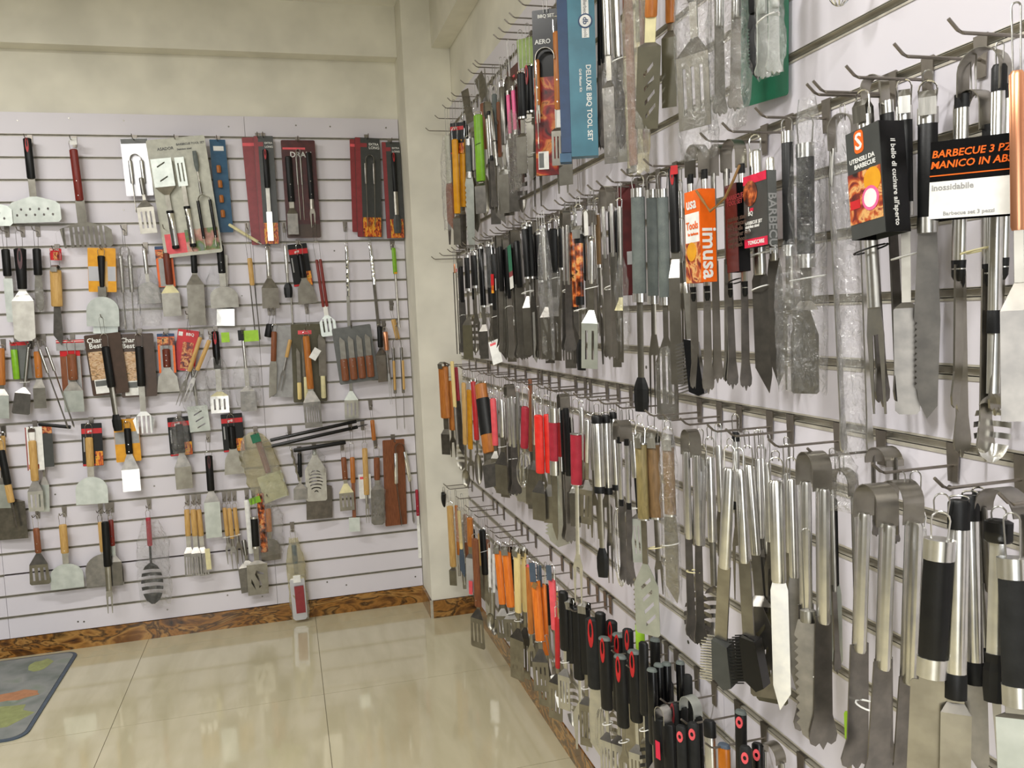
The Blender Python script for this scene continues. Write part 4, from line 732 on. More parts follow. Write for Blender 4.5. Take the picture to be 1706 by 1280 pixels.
R('B', tn, 1032, 330, 1036, 603, 'narrow slotted blade in twisted film', 'spatula', off=.10, h='steel', hw=8, f=(.05, .4, .6), nw=7, bw=14, s=.2, slots=('v', 2), shm='cream', bags=[(.36, .92, 22, 2)])
R('B', 'brush', 1062, 290, 1069, 686, 'grey textured grip with black brush head', 'brush', off=.125, h='grey_grip', hw=21, f=(.06, .53, .86), nw=12, bw=25, ferr=14, loopm='steel')
R('B', fk, 1085, 292, 1092, 690, 'grey textured grip with curved fork', 'fork', off=.10, h='grey_grip', hw=16, f=(.06, .53, .66), nw=9, bw=18, tines=3, ferr=13, loopm='steel', bm='pale_steel')
R('B', tn, 1103, 286, 1113, 700, 'grey textured grip with bagged slotted turner', 'spatula', off=.08, h='grey_grip', hw=17, f=(.07, .53, .66), nw=9, bw=36, sh='spade', s=0, slots=('v', 3), ferr=13, loopm='steel', bags=[(.7, 1, 34, 0)])
R('B', tn, 1121, 278, 1132, 640, 'slim black grip with red hanging ring', 'spatula', off=.11, h='black', hw=14, f=(0, .39, .42), nw=14, bw=20, s=.15, sh='flare', dot='red', bm='steel', tags=[(0, .04, 12, 6, 'vivid_red')])
R('B', tn, 1133, 300, 1140, 640, 'long bright blade left of orange sleeve', 'spatula', off=.09, h='bright_steel', hw=9, f=(.05, .4, .5), nw=10, bw=18, s=.1, slots=('v', 3))
def sleeve(xl, xc, xr, y0, x1, y1, Xc, mx, my, f, rot=0):
    # printed box sleeve given by its near vertical edge: one face looks into the room, the other along the wall
    P0 = on_plane(xc, y0, 0, Xc); P1 = on_plane(x1, y1, 0, Xc); L = (P0-P1).length; z = (P0-P1)/L
    wx = abs(on_plane(xl, y0+12, 0, Xc).y-P0.y); wy = abs(on_plane(xr, y0, 1, P0.y).x-P0.x)
    if rot: wx, wy = rot[1], rot[2]; rot = rot[0]
    yv = Vector((math.cos(rot), math.sin(rot), 0)); yv = (yv-z*yv.dot(z)).normalized(); xv = yv.cross(z); P0 = P0-xv*wx/2+yv*wy/2
    e = bpy.data.objects.new('paper_sleeve', None); C.objects.link(e); e.matrix_world = Matrix(((xv.x, yv.x, z.x, P0.x), (xv.y, yv.y, z.y, P0.y), (xv.z, yv.z, z.z, P0.z), (0, 0, 0, 1))); bpy.context.view_layer.update()
    boxo('sleeve_front', mx, (-wx/2, -wy/2, -L), (wx/2, -wy/2+.001, 0), e); boxo('sleeve_side', my, (wx/2-.001, -wy/2+.001, -L), (wx/2, wy/2, 0), e)
    boxo('sleeve_back', mx, (-wx/2, wy/2-.001, -L), (wx/2-.001, wy/2, 0), e); boxo('sleeve_side', my, (-wx/2, -wy/2+.001, -L), (-wx/2+.001, wy/2-.001, 0), e)
    f(e, L, wx, wy); return e
def put(e, par):     # make the sleeve a part of its tool; its panels become sub-parts
    bpy.context.view_layer.update(); mw = e.matrix_world.copy(); e.parent = par; e.matrix_parent_inverse = par.matrix_world.inverted(); return e
def f_orange(e, L, wx, wy):
    y = -wy/2-.0004; boxo('white_panel', 'white', (-wx/2+.002, y-.0002, -L*.56), (wx/2-.003, y+.0002, -L*.24), e); boxo('food_picture', 'food_photo', (-wx/2, y-.0002, -L), (wx/2-.001, y+.0002, -L*.565), e)
    MB().tube([(-.004, y, -L*.66), (-.004, y-.001, -L*.66)], wx*.3, 20).build('round_sticker', 'yellow', e)
    text('usa', wx*.50, 'white', (wx/2-.012, y-.0004, -L*.14), (1, 0, 0), (0, 0, 1), e, align='RIGHT'); text('Tools', wx*.34, 'card_orange', (wx/2-.006, y-.0008, -L*.38), (1, 0, 0), (0, 0, 1), e, align='RIGHT')
    text('for barbecue', wx*.13, 'card_orange', (wx/2-.006, y-.0008, -L*.47), (1, 0, 0), (0, 0, 1), e, align='RIGHT')
    text('imusa', .039, 'white', (wx/2+.0004, .001, -L*.41), (0, 0, -1), (0, 1, 0), e)
t = R('B', tg, 1160, 241, 1170, 655, 'black-capped tongs in bright orange lettered sleeve', 'tongs', off=.085, yaw=0, h='bright_steel', hw=15, f=(0, .60, .64), sep=.052, bandm='steel', cap=2, capm='black', m='steel', aw=12)
put(sleeve(1140, 1165, 1191, 314, 1169, 470, -.145, 'card_orange', 'card_orange', f_orange), t)
R('B', 'gbrush', 1143, 470, 1156, 660, 'black grill brush with long steel bristles', 'brush', off=.12, yaw=50, h='bright_steel', hw=9, f=(0, .1, .5), nw=10, bw=40, bm='gloss_black', hook=0, brm='dark_steel')
R('B', tg, 1198, 240, 1205, 640, 'plain steel tongs between orange and black sleeves', 'tongs', off=.07, yaw=0, h='steel', hw=12, f=(0, .5, .55), sep=.045, aw=12)
def f_black(e, L, wx, wy):
    y = -wy/2-.0004
    for i, s in enumerate(['BARBECUE', 'TOOL SET', '', '', 'stainless steel', 'heat resistant', 'soft handle', 'dishwasher safe', 'hanging hook', 'long reach']): s and text(s, .011, 'card_red' if i < 2 else 'brown_card', (-wx/2+.006, y, -L*(.16+.06*i)), (1, 0, 0), (0, 0, 1), e)
t = R('B', tg, 1221, 232, 1232, 650, 'black-capped tongs in maroon black sleeve, twine tied', 'tongs', off=.085, yaw=0, h='bright_steel', hw=15, f=(0, .60, .64), sep=.05, bandm='steel', cap=2, capm='black', m='dark_steel', aw=12, ties=[(.56, 34, 'black')])
put(sleeve(1207, 1226, 1246, 304, 1231, 452, -.105, 'maroon', 'gloss_black', f_black), t)
MB().tube([on_plane(a, b, 0, -.15+.0*i) for i, (a, b) in enumerate([(1160, 318), (1172, 336), (1183, 352), (1208, 330), (1222, 300)])]+[on_plane(1232, 276, 0, -.12)], .0022, 6).build('twine', 'twine', None)
tw = bpy.data.objects['twine']; meta(tw, 'brown twine strung between the orange and black sleeves', 'twine')
def f_grey(e, L, wx, wy):
    y = -wy/2-.0004; boxo('red_band', 'raspberry', (-wx/2, y-.0002, -L*.12), (wx/2-.001, y+.0002, 0), e); boxo('red_band', 'raspberry', (-wx/2, y-.0002, -L), (wx/2-.001, y+.0002, -L*.88), e)
    MB().tube([(-wx*.2, y, -L*.25), (-wx*.2, y-.0006, -L*.25)], wx*.3, 14).build('printed_motif', 'ember_print', e)
    boxo('red_square', 'raspberry', (-wx*.22, y-.0002, -L*.50), (-wx*.08, y+.0002, -L*.455), e)
    text('I', .012, 'white', (-wx*.3, y-.0004, -L*.475), (1, 0, 0), (0, 0, 1), e); text('BQ', .010, 'white', (-wx*.3, y-.0004, -L*.53), (1, 0, 0), (0, 0, 1), e)
    for i, s in enumerate(['BARBECUE SET', 'stainless steel', 'tools']): text(s, wx*.11, 'white', (-wx/2+.004, y-.0004, -L*(.66+.05*i)), (1, 0, 0), (0, 0, 1), e)
    text('TONGCARE', wx*.13, 'white', (-wx*.34, y-.0006, -L*.94), (1, 0, 0), (0, 0, 1), e); text('BARBECUE', .02, 'mid_grey', (wx/2+.0004, 0, -L*.3), (0, 0, -1), (0, 1, 0), e)
t = R('B', 'knife', 1257, 224, 1274, 655, 'steel knife set in grey and raspberry sleeve', 'knife set', off=.10, yaw=30, h='bright_steel', hw=23, f=(.06, .54, .56), bw=26, m='dark_steel', ties=[(.46, 60), (.59, 30)], sub=[('knife', .1, .97, 26, 0, dict(h='bright_steel', hw=16, f=(0, .45, .5), bw=22, m='dark_steel', nm2='second_knife', tip=0))])
put(sleeve(1238, 1277, 1293, 283, 1280, 407, -.10, 'charcoal', 'grey_card', f_grey), t)
R('B', fk, 1311, 196, 1318, 650, 'black grips in long clear bag, left', 'fork', off=.12, h='black', hw=19, f=(.05, .5, .62), nw=12, bw=22, ferr=18, loopm='steel', bags=[(.45, 1, 44, 0)])
R('B', tn, 1341, 192, 1344, 655, 'black grips in long clear bag, right', 'spatula', off=.09, h='soft_black', hw=29, f=(.10, .54, .66), nw=18, bw=44, s=.1, sh='spade', ferr=22, loopm='steel', bags=[(-.06, 1, 60, 4, 'film', .04)], ties=[(.58, 66)])
R('B', tg, 1404, 190, 1428, 762, 'long steel tongs in slim crumpled bag', 'tongs', off=.12, yaw=20, h='steel', hw=10, f=(0, .2, .3), sep=.04, aw=11, spread=.004, m='bright_steel', bags=[(0, 1, 36, 0, 'film', .03)])
def f_ital(e, L, wx, wy):
    y = -wy/2-.0004
    m = MB(); P = rrect(-wx*.24, -L*.22, wx*.04, -L*.01, .006, 4); m.plate(P, [], y, .0004); m.build('orange_emblem', 'card_orange', e, smooth=False); text('S', .03, 'white', (-wx*.10, y-.0006, -L*.12), (1, 0, 0), (0, 0, 1), e, align='CENTER')
    text('UTENSILI DA', .0085, 'white', (-wx*.42, y, -L*.28), (1, 0, 0), (0, 0, 1), e); text('BARBECUE', .0085, 'white', (-wx*.28, y, -L*.34), (1, 0, 0), (0, 0, 1), e)
    boxo('food_picture', 'food_photo', (-wx/2, y-.0002, -L*.86), (wx/2-.001, y+.0002, -L*.39), e)
    MB().tube([(wx*.16, y-.0004, -L*.66), (wx*.16, y-.0010, -L*.66)], .016, 18).build('onion_picture', 'pink', e); MB().tube([(wx*.16, y-.0010, -L*.66), (wx*.16, y-.0014, -L*.66)], .012, 18).build('onion_picture', 'white', e)
    MB().tube([(wx*.24, y-.0003, -L*.5), (wx*.24, y-.0008, -L*.5)], .016, 18).build('lemon_picture', 'yellow', e); boxo('red_ticket', 'vivid_red', (-wx*.46, y-.0008, -L*.72), (-wx*.16, y-.0002, -L*.64), e)
    text("il bello di cucinare all'aperto", .0098, 'white', (wx/2+.0004, 0, -L*.16), (0, 0, -1), (0, 1, 0), e)
t = R('B', fk, 1436, 150, 1466, 690, 'two-prong fork, black set in photo-printed sleeve', 'fork', off=.13, yaw=20, h='gloss_black', hw=26, f=(.08, .45, .67), nw=22, bw=26, ferr=26, m='bright_steel', strap=24, ties=[(.49, 60, 'black')], sub=[(tg, -.04, .98, 14, 0, dict(h='black', hw=24, f=(0, .48, .52), sep=.03, y=.012, aw=24, cap=1, bandm='steel', m='dark_steel', nm2='packed_tongs'))])
put(sleeve(1408, 1463, 1506, 200, 1475, 386, -.105, 'charcoal', 'gloss_black', f_ital), t)
R('B', tn, 1506, 132, 1512, 690, 'black handle with squared grey turner', 'spatula', off=.075, yaw=50, h='black', hw=25, f=(.08, .40, .66), nw=14, bw=40, s=.05, sh='long', ferr=22, strap=18, bm='dark_steel', ties=[(.52, 44)])
R('B', 'knife', 1546, 134, 1544, 698, 'black handle with big toothed round-ended blade', 'knife', off=.05, yaw=45, h='black', hw=31, f=(.08, .44, .7), bw=40, m='steel', serr=1, ferr=25, strap=26, bm='dark_steel')
def f_bbq(e, L, wx, wy):
    y = -wy/2-.0004; boxo('white_lower_panel', 'white', (-wx/2, y-.0002, -L), (wx/2-.001, y+.0002, -L*.52), e); boxo('orange_line', 'card_orange', (-wx/2, y-.0002, -L*.45), (wx/2-.001, y+.0002, -L*.435), e)
    text('BARBECUE 3 PZ', .0108, 'card_orange', (-wx/2+.002, y-.0003, -L*.17), (1, 0, 0), (.15, 0, 1), e); text('MANICO IN ABS', .0108, 'card_orange', (-wx/2+.001, y-.0003, -L*.31), (1, 0, 0), (.15, 0, 1), e)
    text('inossidabile', .009, 'mid_grey', (-wx/2+.002, y-.0004, -L*.6), (1, 0, 0), (0, 0, 1), e); text('Barbecue set 3 pezzi', .006, 'mid_grey', (-wx/2+.014, y-.0004, -L*.94), (1, 0, 0), (0, 0, 1), e)
t = R('B', tg, 1640, 80, 1626, 690, 'black-tipped tongs in black and white lettered sleeve', 'tongs', off=.12, yaw=18, h='bright_steel', hw=24, f=(0, .60, .62), sep=.05, cap=2, capm='black', aw=24, m='steel', ties=[(.54, 60, 'cream')], bd=30)
put(sleeve(1598, 1691, 1706, 220, 1686, 356, -.105, 'gloss_black', 'gloss_black', f_bbq, rot=(.62, .080, .044)), t)
R('B', tg, 1622, 150, 1622, 766, 'slim ribbed steel tongs inside lettered sleeve set', 'tongs', off=.09, yaw=0, h='bright_steel', hw=18, f=(0, .5, .52), sep=.04, aw=20, cap=2, capm='black')
R('B', 'spoon', 1665, 110, 1652, 770, 'slotted chrome spoon at right photo edge', 'spoon', off=.10, yaw=50, h='bright_steel', hw=22, f=(0, .66, .82), nw=22, bw=56, slots=1, m='bright_steel', tipcap=40)
R('B', tn, 1694, 118, 1700, 700, 'copper tube handle at right photo edge', 'spatula', off=.13, yaw=50, h='copper', hw=24, f=(0, .45, .6), nw=14, bw=60, s=.2, bm='dark_steel')
# ---- third row ----
def C_(kind, x0, y0, x1, y1, desc, cat, **k): return R('C', kind, x0, y0, x1, y1, desc, cat, **k)
C_(tn, 738, 606, 746, 757, 'amber wood handle bunch beside pillar', 'spatula', off=.13, h='orange_wood', hw=16, f=(.03, .6, .72), nw=10, bw=14, s=.2, strap=9, bm='dark_steel')
C_(fk, 750, 628, 756, 762, 'short amber wood handle behind the bunch', 'fork', off=.10, h='orange_wood', hw=10, f=(.05, .66, .75), nw=6, bw=11, m='steel')
C_('rod', 753, 602, 762, 740, 'thin blond wood stick, grey lower end', 'skewer', off=.12, h='pale_wood', hw=6, f=(0, .56, .6), rw=5)
C_('knife', 759, 612, 770, 760, 'crimson flat handle, grey blade', 'knife', off=.10, h='crimson', hw=7, f=(0, .38, .42), bw=8, m='dark_steel')
C_('spoon', 772, 622, 777, 812, 'blond wood handle with small steel spoon', 'spoon', off=.12, h='light_wood', hw=8, f=(.08, .62, .84), nw=5, bw=14)
C_(fk, 781, 636, 785, 800, 'olive-yellow wood handle', 'fork', off=.09, h='yellow', hw=9, f=(.08, .68, .8), nw=5, bw=12)
C_('spoon', 788, 630, 799, 808, 'red stick handle', 'spoon', off=.11, h='red', hw=8, f=(.03, .58, .7), nw=4, bw=13)
C_(tn, 800, 636, 822, 812, 'fat wood handle with black middle sleeve', 'spatula', off=.12, h='orange_wood', hw=19, f=(.02, .68, .74), nw=12, bw=22, s=.2, mid='black', bm='dark_steel')
C_(tn, 821, 656, 829, 810, 'red and orange slim handle', 'spatula', off=.10, h='coral', hw=9, f=(.05, .56, .62), nw=5, bw=13, s=.2)
C_(fk, 825, 646, 830, 818, 'bright slim tube handle', 'fork', off=.085, h='bright_steel', hw=7, f=(.1, .46, .7), nw=6, bw=12)
C_(tn, 834, 648, 840, 822, 'bright slim tube handle', 'spatula', off=.10, h='bright_steel', hw=7, f=(.1, .46, .6), nw=8, bw=20, s=.3, ties=[(.55, 18)])
C_(tg, 848, 640, 858, 826, 'steel tongs with square top band', 'tongs', off=.12, h='bright_steel', hw=10, f=(0, .56, .6), sep=.035, bd=15, aw=11, m='dark_steel', ties=[(.67, 24)])
C_(fk, 862, 644, 864, 820, 'bright slim tube handle', 'fork', off=.08, h='steel', hw=6, f=(.05, .5, .7), nw=6, bw=14)
C_('whisk', 876, 645, 872, 812, 'crimson sleeve handle with wire whisk', 'whisk', off=.12, h='crimson', hw=12, f=(.19, .6, .64), nw=6, bw=22, loopm='bright_steel')
C_('rod', 883, 632, 884, 752, 'flat brown wood strip', 'tool handle', off=.07, h='brown_wood', hw=7, f=(0, 1, 1), rw=2)
C_(tn, 889, 655, 892, 840, 'bright slim tube handle', 'spatula', off=.09, h='bright_steel', hw=7, f=(.05, .46, .6), nw=6, bw=24, s=.2, bm='dark_steel')
C_(tn, 896, 660, 903, 866, 'bright red fat handle', 'spatula', off=.125, h='bright_red', hw=15, f=(.15, .62, .68), nw=7, bw=22, s=.3, loopm='bright_steel')
C_(tn, 910, 658, 918, 870, 'bright red slim handle', 'spatula', off=.10, h='bright_red', hw=11, f=(.15, .61, .7), nw=6, bw=18, s=.3, loopm='bright_steel')
C_('knife', 921, 680, 926, 900, 'crimson flat grip, steel upper sleeve', 'knife', off=.12, h='crimson', hw=14, f=(.0, .5, .54), bw=9, m='steel', ferr=24, ftop=1)
C_('knife', 930, 680, 938, 860, 'slimmer crimson grip, steel upper sleeve', 'knife', off=.09, h='red', hw=9, f=(0, .58, .62), bw=8, m='bright_steel', ferr=24)
C_(tg, 938, 656, 949, 905, 'black grips under a wide grey band', 'tongs', off=.08, h='black', hw=14, f=(0, .54, .58), sep=.03, bd=24, aw=12, m='steel')
C_('knife', 944, 700, 930, 912, 'serrated pale turner cut with tiny holes', 'spatula', off=.05, yaw=70, h='steel', hw=8, f=(0, .4, .56), bw=48, serr=1, m='pale_steel', hook=0)
C_(fk, 959, 683, 964, 1005, 'crimson textured grip with long thin fork', 'fork', off=.125, h='crimson', hw=17, f=(.12, .38, .74), nw=7, bw=16, m='bright_steel', ferr=1, loopm='steel')
C_(fk, 968, 668, 973, 880, 'bright slim tube handle', 'fork', off=.08, h='bright_steel', hw=8, f=(.05, .46, .6), nw=6, bw=22)
C_(tn, 979, 690, 976, 870, 'bright slim tube handle', 'spatula', off=.10, h='bright_steel', hw=10, f=(.05, .44, .6), nw=8, bw=26, s=.2, slots=('v', 3), bm='dark_steel')
C_('brush', 994, 688, 1005, 962, 'thick tube, black end caps, black brush', 'brush', off=.125, h='bright_steel', hw=15, f=(.02, .48, .83), nw=9, bw=20, tipcap=12, bm='black')
C_(fk, 1009, 687, 1018, 972, 'middle tube with black end caps', 'fork', off=.10, h='bright_steel', hw=12, f=(.02, .47, .7), nw=7, bw=10, tipcap=12, m='dark_steel')
C_('whisk', 1020, 682, 1036, 978, 'leaning tube with black end caps', 'whisk', off=.08, h='bright_steel', hw=11, f=(.02, .45, .55), nw=8, bw=20, tipcap=10)
C_(tg, 1036, 700, 1046, 975, 'tongs with grey band, black inner cap', 'tongs', off=.125, h='bright_steel', hw=10, f=(0, .52, .55), sep=.04, bd=18, aw=10, cap=1, capm='black', m='dark_steel')
C_(tn, 1052, 700, 1070, 936, 'black-necked turner with three open slots', 'spatula', off=.10, h='bright_steel', hw=11, f=(.1, .41, .66), nw=6, nm='black', bw=25, s=.1, slots=('v', 3), bm='pale_steel', ties=[(.62, 40)])
C_(tn, 1066, 706, 1080, 1058, 'olive wood-grain grip with large slotted turner', 'spatula', off=.125, h='olive_wood', hw=18, f=(.09, .45, .66), nw=10, bw=40, sh='spade', s=0, slots=('d', 4), ferr=2, strap=12, bm='pale_steel', teeth=1)
C_(fk, 1085, 710, 1100, 990, 'brown burl grip with pale bolster, bent shaft', 'fork', off=.10, h='burl_wood', hw=21, f=(.1, .55, .8), nw=9, bw=14, ferr=3, strap=20, m='dark_steel', ties=[(.72, 34, 'cream')])
C_('knife', 1112, 712, 1122, 1005, 'patterned brown grip in long clear bag', 'knife', off=.12, h='burl_wood', hw=17, f=(.1, .5, .56), bw=22, ferr=3, strap=16, bags=[(-.05, 1, 30, 0, 'film', .03)], ties=[(.66, 30)])
C_(tg, 1150, 715, 1160, 1072, 'leftmost pair of fat polished tubes under band', 'tongs', off=.14, yaw=-4, h='bright_steel', hw=20, f=(0, .52, .56), sep=.045, aw=12, m='dark_steel', ties=[(.66, 40, 'cream')])
C_('spoon', 1166, 740, 1162, 1072, 'polished tube handle with slotted round spoon', 'spoon', off=.12, yaw=55, h='bright_steel', hw=22, f=(.1, .5, .73), nw=13, nm='cream', bw=46, slots=1, strap=18, m='dark_steel')
C_('spoon', 1182, 728, 1192, 1062, 'second slotted round spoon, leaning tube', 'spoon', off=.09, yaw=55, h='bright_steel', hw=15, f=(.1, .52, .74), nw=11, bw=42, slots=1, m='dark_steel')
C_('knife', 1196, 705, 1204, 950, 'slim polished tube far back on hook', 'knife', off=.05, h='bright_steel', hw=12, f=(.15, .6, .66), bw=14, m='dark_steel')
C_('gbrush', 1216, 742, 1198, 1140, 'grill brush with wide comb of steel bristles', 'brush', off=.13, yaw=35, h='bright_steel', hw=21, f=(.09, .50, .80), nw=22, bw=52, bm='charcoal', brm='bright_steel', taper=1.0, loopm='bright_steel')
C_('gbrush', 1230, 746, 1252, 1146, 'grill brush with black bristles', 'brush', off=.105, yaw=35, h='bright_steel', hw=18, f=(.09, .48, .78), nw=20, bw=50, bm='gloss_black', brm='black', loopm='bright_steel')
C_(tn, 1245, 742, 1278, 1160, 'leaning tube, dull slotted turner behind brushes', 'spatula', off=.06, yaw=40, h='bright_steel', hw=17, f=(.08, .44, .6), nw=15, bw=46, s=.1, sh='spade', slots=('d', 3), bm='dark_steel', loopm='bright_steel')
C_(fk, 1225, 690, 1230, 1000, 'black-capped tube hanging behind the brushes', 'fork', off=.05, h='bright_steel', hw=12, f=(.1, .5, .6), nw=8, bw=16, tipcap=14, m='dark_steel')
C_(tn, 1268, 742, 1288, 1170, 'tube handle turner with bottle opener notch', 'spatula', off=.035, yaw=40, h='bright_steel', hw=16, f=(.05, .42, .58), nw=18, bw=50, s=.05, sh='spade', slots=('o', 2), bm='olive_card')
for i, (x, y) in enumerate([(1262, 716), (1277, 722), (1310, 740)]):
    C_((tn, fk, 'knife')[i], x, y, x+8, y+300, 'polished tube with tall loop, back rank', 'barbecue tool', off=.045, h='bright_steel', hw=12, f=(.16, .6, .66), nw=8, bw=18, s=.1, m='dark_steel', bm='dark_steel', loopm='bright_steel')
C_('knife', 1292, 762, 1304, 1184, 'straight bright knife blade, fat tube handle', 'knife', off=.135, yaw=55, h='bright_steel', hw=25, f=(.09, .49, .52), bw=28, tip=-.3, m='bright_steel', loopm='bright_steel')
C_('knife', 1318, 762, 1330, 1160, 'dark blade right of straight bright knife', 'knife', off=.09, yaw=55, h='bright_steel', hw=17, f=(.09, .5, .54), bw=22, tip=0, m='dark_steel', loopm='bright_steel')
C_(tg, 1355, 752, 1358, 1236, 'wide-band tongs with serrated pointed jaws', 'tongs', off=.12, yaw=-6, bd=34, h='bright_steel', hw=30, f=(0, .56, .58), sep=.05, aw=28, m='dark_steel', ties=[(.76, 52)])
C_('knife', 1346, 1015, 1352, 1236, 'serrated jaw hanging below wide-band tongs', 'tongs', off=.135, yaw=55, h='steel', hw=26, f=(0, .1, .2), bw=46, serr=1, m='dark_steel', hook=0)
C_(tg, 1402, 780, 1412, 1130, 'slim bagged tongs behind serrated pair', 'tongs', off=.08, yaw=14, h='steel', hw=12, f=(0, .6, .64), sep=.04, aw=10, m='dark_steel', bags=[(-.08, .2, 50, 0)])
C_('knife', 1388, 830, 1394, 1120, 'dark flat bar behind serrated tongs', 'knife', off=.05, h='gloss_black', hw=14, f=(0, .5, .55), bw=20, m='pale_steel', tip=0)
C_(tg, 1472, 744, 1476, 900, 'grey strap loop with keyhole on the wall', 'tongs', off=.03, yaw=-4, bd=26, h='dark_steel', hw=10, f=(0, .9, .95), sep=.05, m='dark_steel')
C_(tg, 1460, 806, 1444, 1300, 'twin arched bands, left pair of big tubes', 'tongs', off=.14, yaw=-4, bd=34, h='bright_steel', hw=31, f=(0, .58, .6), sep=.05, aw=34, m='dark_steel', ties=[(.74, 60)])
C_(tg, 1502, 800, 1486, 1310, 'twin arched bands, right pair of leaning tubes', 'tongs', off=.085, yaw=-4, bd=36, h='bright_steel', hw=34, f=(0, .62, .64), sep=.052, aw=34, m='dark_steel')
C_('knife', 1526, 846, 1530, 1230, 'polished tube with toothed dark edge', 'knife', off=.07, yaw=45, h='bright_steel', hw=32, f=(.08, .6, .64), bw=34, serr=1, m='dark_steel')
C_(tn, 1568, 852, 1542, 1300, 'thick black grip between steel ferrules', 'spatula', off=.135, yaw=50, h='black', hw=46, f=(.1, .6, .62), nw=38, bw=62, s=0, ferr=34, sh='long', bm='steel', loopm='bright_steel', lw=.6)
C_(tn, 1598, 826, 1590, 1300, 'black-capped tube with tan edged blade', 'spatula', off=.115, yaw=50, h='bright_steel', hw=32, f=(.02, .70, .72), nw=26, bw=46, s=.1, tipcap=46, bm='flat_steel')
C_('knife', 1616, 818, 1630, 1300, 'second black-capped tube, narrower', 'knife', off=.09, yaw=50, h='bright_steel', hw=26, f=(.02, .66, .7), bw=34, tipcap=40, m='dark_steel')
C_(fk, 1630, 812, 1650, 1290, 'third black-capped tube, leaning right', 'fork', off=.065, yaw=50, h='bright_steel', hw=20, f=(.02, .62, .66), nw=20, bw=40, tipcap=36, m='steel')
C_('brush', 1664, 866, 1654, 1170, 'black round knob pair on dark tubes', 'brush', off=.13, yaw=40, h='gloss_black', hw=44, f=(0, .12, .75), nw=26, bw=34, m='bright_steel', bm='black')
C_(tn, 1688, 930, 1702, 1300, 'huge black grip in right corner', 'spatula', off=.14, yaw=50, h='soft_black', hw=48, f=(.0, .66, .7), nw=40, bw=70, s=.05, ferr=34, bm='pale_steel')
C_(tg, 1668, 812, 1690, 1180, 'grey arched strap near right photo edge', 'tongs', off=.08, yaw=-4, bd=30, h='dark_steel', hw=18, f=(0, .5, .6), sep=.06, bandm='dark_steel', m='dark_steel', aw=16)
# ---- lowest row ----
def D_(kind, x0, y0, x1, y1, desc, cat, **k): return R('D', kind, x0, y0, x1, y1, desc, cat, **k)
D_('rod', 739, 818, 735, 966, 'slim black handle with bent wire end', 'skewer', off=.13, h='black', hw=8, f=(.02, .52, .56), rw=2.5, m='dark_steel')
D_(tn, 749, 836, 757, 975, 'blond wood handle nearest pillar', 'spatula', off=.12, h='light_wood', hw=10, f=(.05, .78, .8), bw=12, s=.1)
D_('rod', 760, 842, 766, 960, 'amber and black stick handle', 'skewer', off=.09, h='orange_wood', hw=6, f=(0, .7, .75), rw=4)
D_('knife', 764, 845, 772, 962, 'thin pale wood handle in clear bag', 'knife', off=.12, h='pale_wood', hw=6, f=(.05, .6, .7), bw=8, bags=[(0, .5, 24, 4)], m='slate')
D_(fk, 775, 850, 782, 985, 'rust wood handle, flat grey blade', 'fork', off=.09, h='brown_wood', hw=8, f=(.05, .6, .75), bw=10)
D_(tn, 783, 860, 786, 985, 'amber printed handle, pink paper tag', 'spatula', off=.11, h='orange_wood', hw=10, f=(.02, .4, .5), bw=14, s=.1, bm='silver_card', tags=[(.84, 1.02, 7, 2, 'coral')])
D_(tn, 791, 890, 800, 1078, 'rich brown wood handle, four-slot turner', 'spatula', off=.135, h='brown_wood', hw=12, f=(.04, .64, .66), nw=7, bw=24, s=.24, sh='flare', slots=('v', 3), riv=1)
D_('knife', 803, 880, 812, 1010, 'black handle in crowded corner bunch', 'knife', off=.10, h='black', hw=10, f=(.02, .6, .7), bw=8, ties=[(.3, 14)])
D_('spoon', 815, 905, 818, 1050, 'pale tube handle, small steel spoon', 'spoon', off=.12, h='white', hw=5, f=(.06, .5, .8), bw=14)
D_('spoon', 822, 915, 824, 1058, 'pale tube handle, small steel spoon', 'spoon', off=.10, h='white', hw=5, f=(.06, .5, .8), bw=14)
D_(tn, 828, 902, 842, 1062, 'orange wood handle, left of pair', 'spatula', off=.13, h='bright_orange', hw=11, f=(.1, .66, .7), nw=6, bw=20, s=.25, slots=('v', 3), strap=10)
D_(tn, 842, 904, 856, 1068, 'orange wood handle, right of pair', 'spatula', off=.11, h='bright_orange', hw=13, f=(.1, .66, .7), nw=6, bw=22, s=.25, slots=('v', 3), strap=12, ties=[(.72, 16)])
D_('knife', 851, 900, 854, 1010, 'dark slim handle between orange pairs', 'knife', off=.07, h='gloss_black', hw=5, f=(.1, .8, .85), bw=6)
D_(tn, 861, 908, 866, 1130, 'pale yellow wood handle, left of pair', 'spatula', off=.13, h='pale_wood', hw=12, f=(.06, .5, .62), nw=6, bw=24, s=.2, slots=('o', 2), strap=11, ties=[(.56, 16)])
D_(tn, 872, 908, 878, 1128, 'pale yellow wood handle, right of pair', 'spatula', off=.10, h='pale_wood', hw=9, f=(.06, .5, .62), nw=6, bw=20, s=.2, slots=('v', 3), strap=10)
D_(fk, 880, 930, 887, 1120, 'burnt orange wood handle with pink cap', 'fork', off=.12, h='orange_wood', hw=9, f=(.06, .66, .75), nw=5, bw=14, cap='coral')
D_(tn, 890, 936, 906, 1150, 'orange handle below slate collar, twine bow', 'spatula', off=.135, h='bright_orange', hw=14, f=(.14, .62, .68), nw=7, bw=26, s=.3, slots=('v', 3), ferr=1, tags=[(.0, .15, 11, 0, 'slate'), (.15, .2, 8, 2, 'twine', 30)])
D_(tn, 903, 940, 914, 1175, 'slimmer orange handle below slate collar', 'spatula', off=.11, h='bright_orange', hw=11, f=(.14, .64, .68), nw=6, bw=24, s=.3, slots=('v', 3), tags=[(.0, .15, 10, 0, 'slate')])
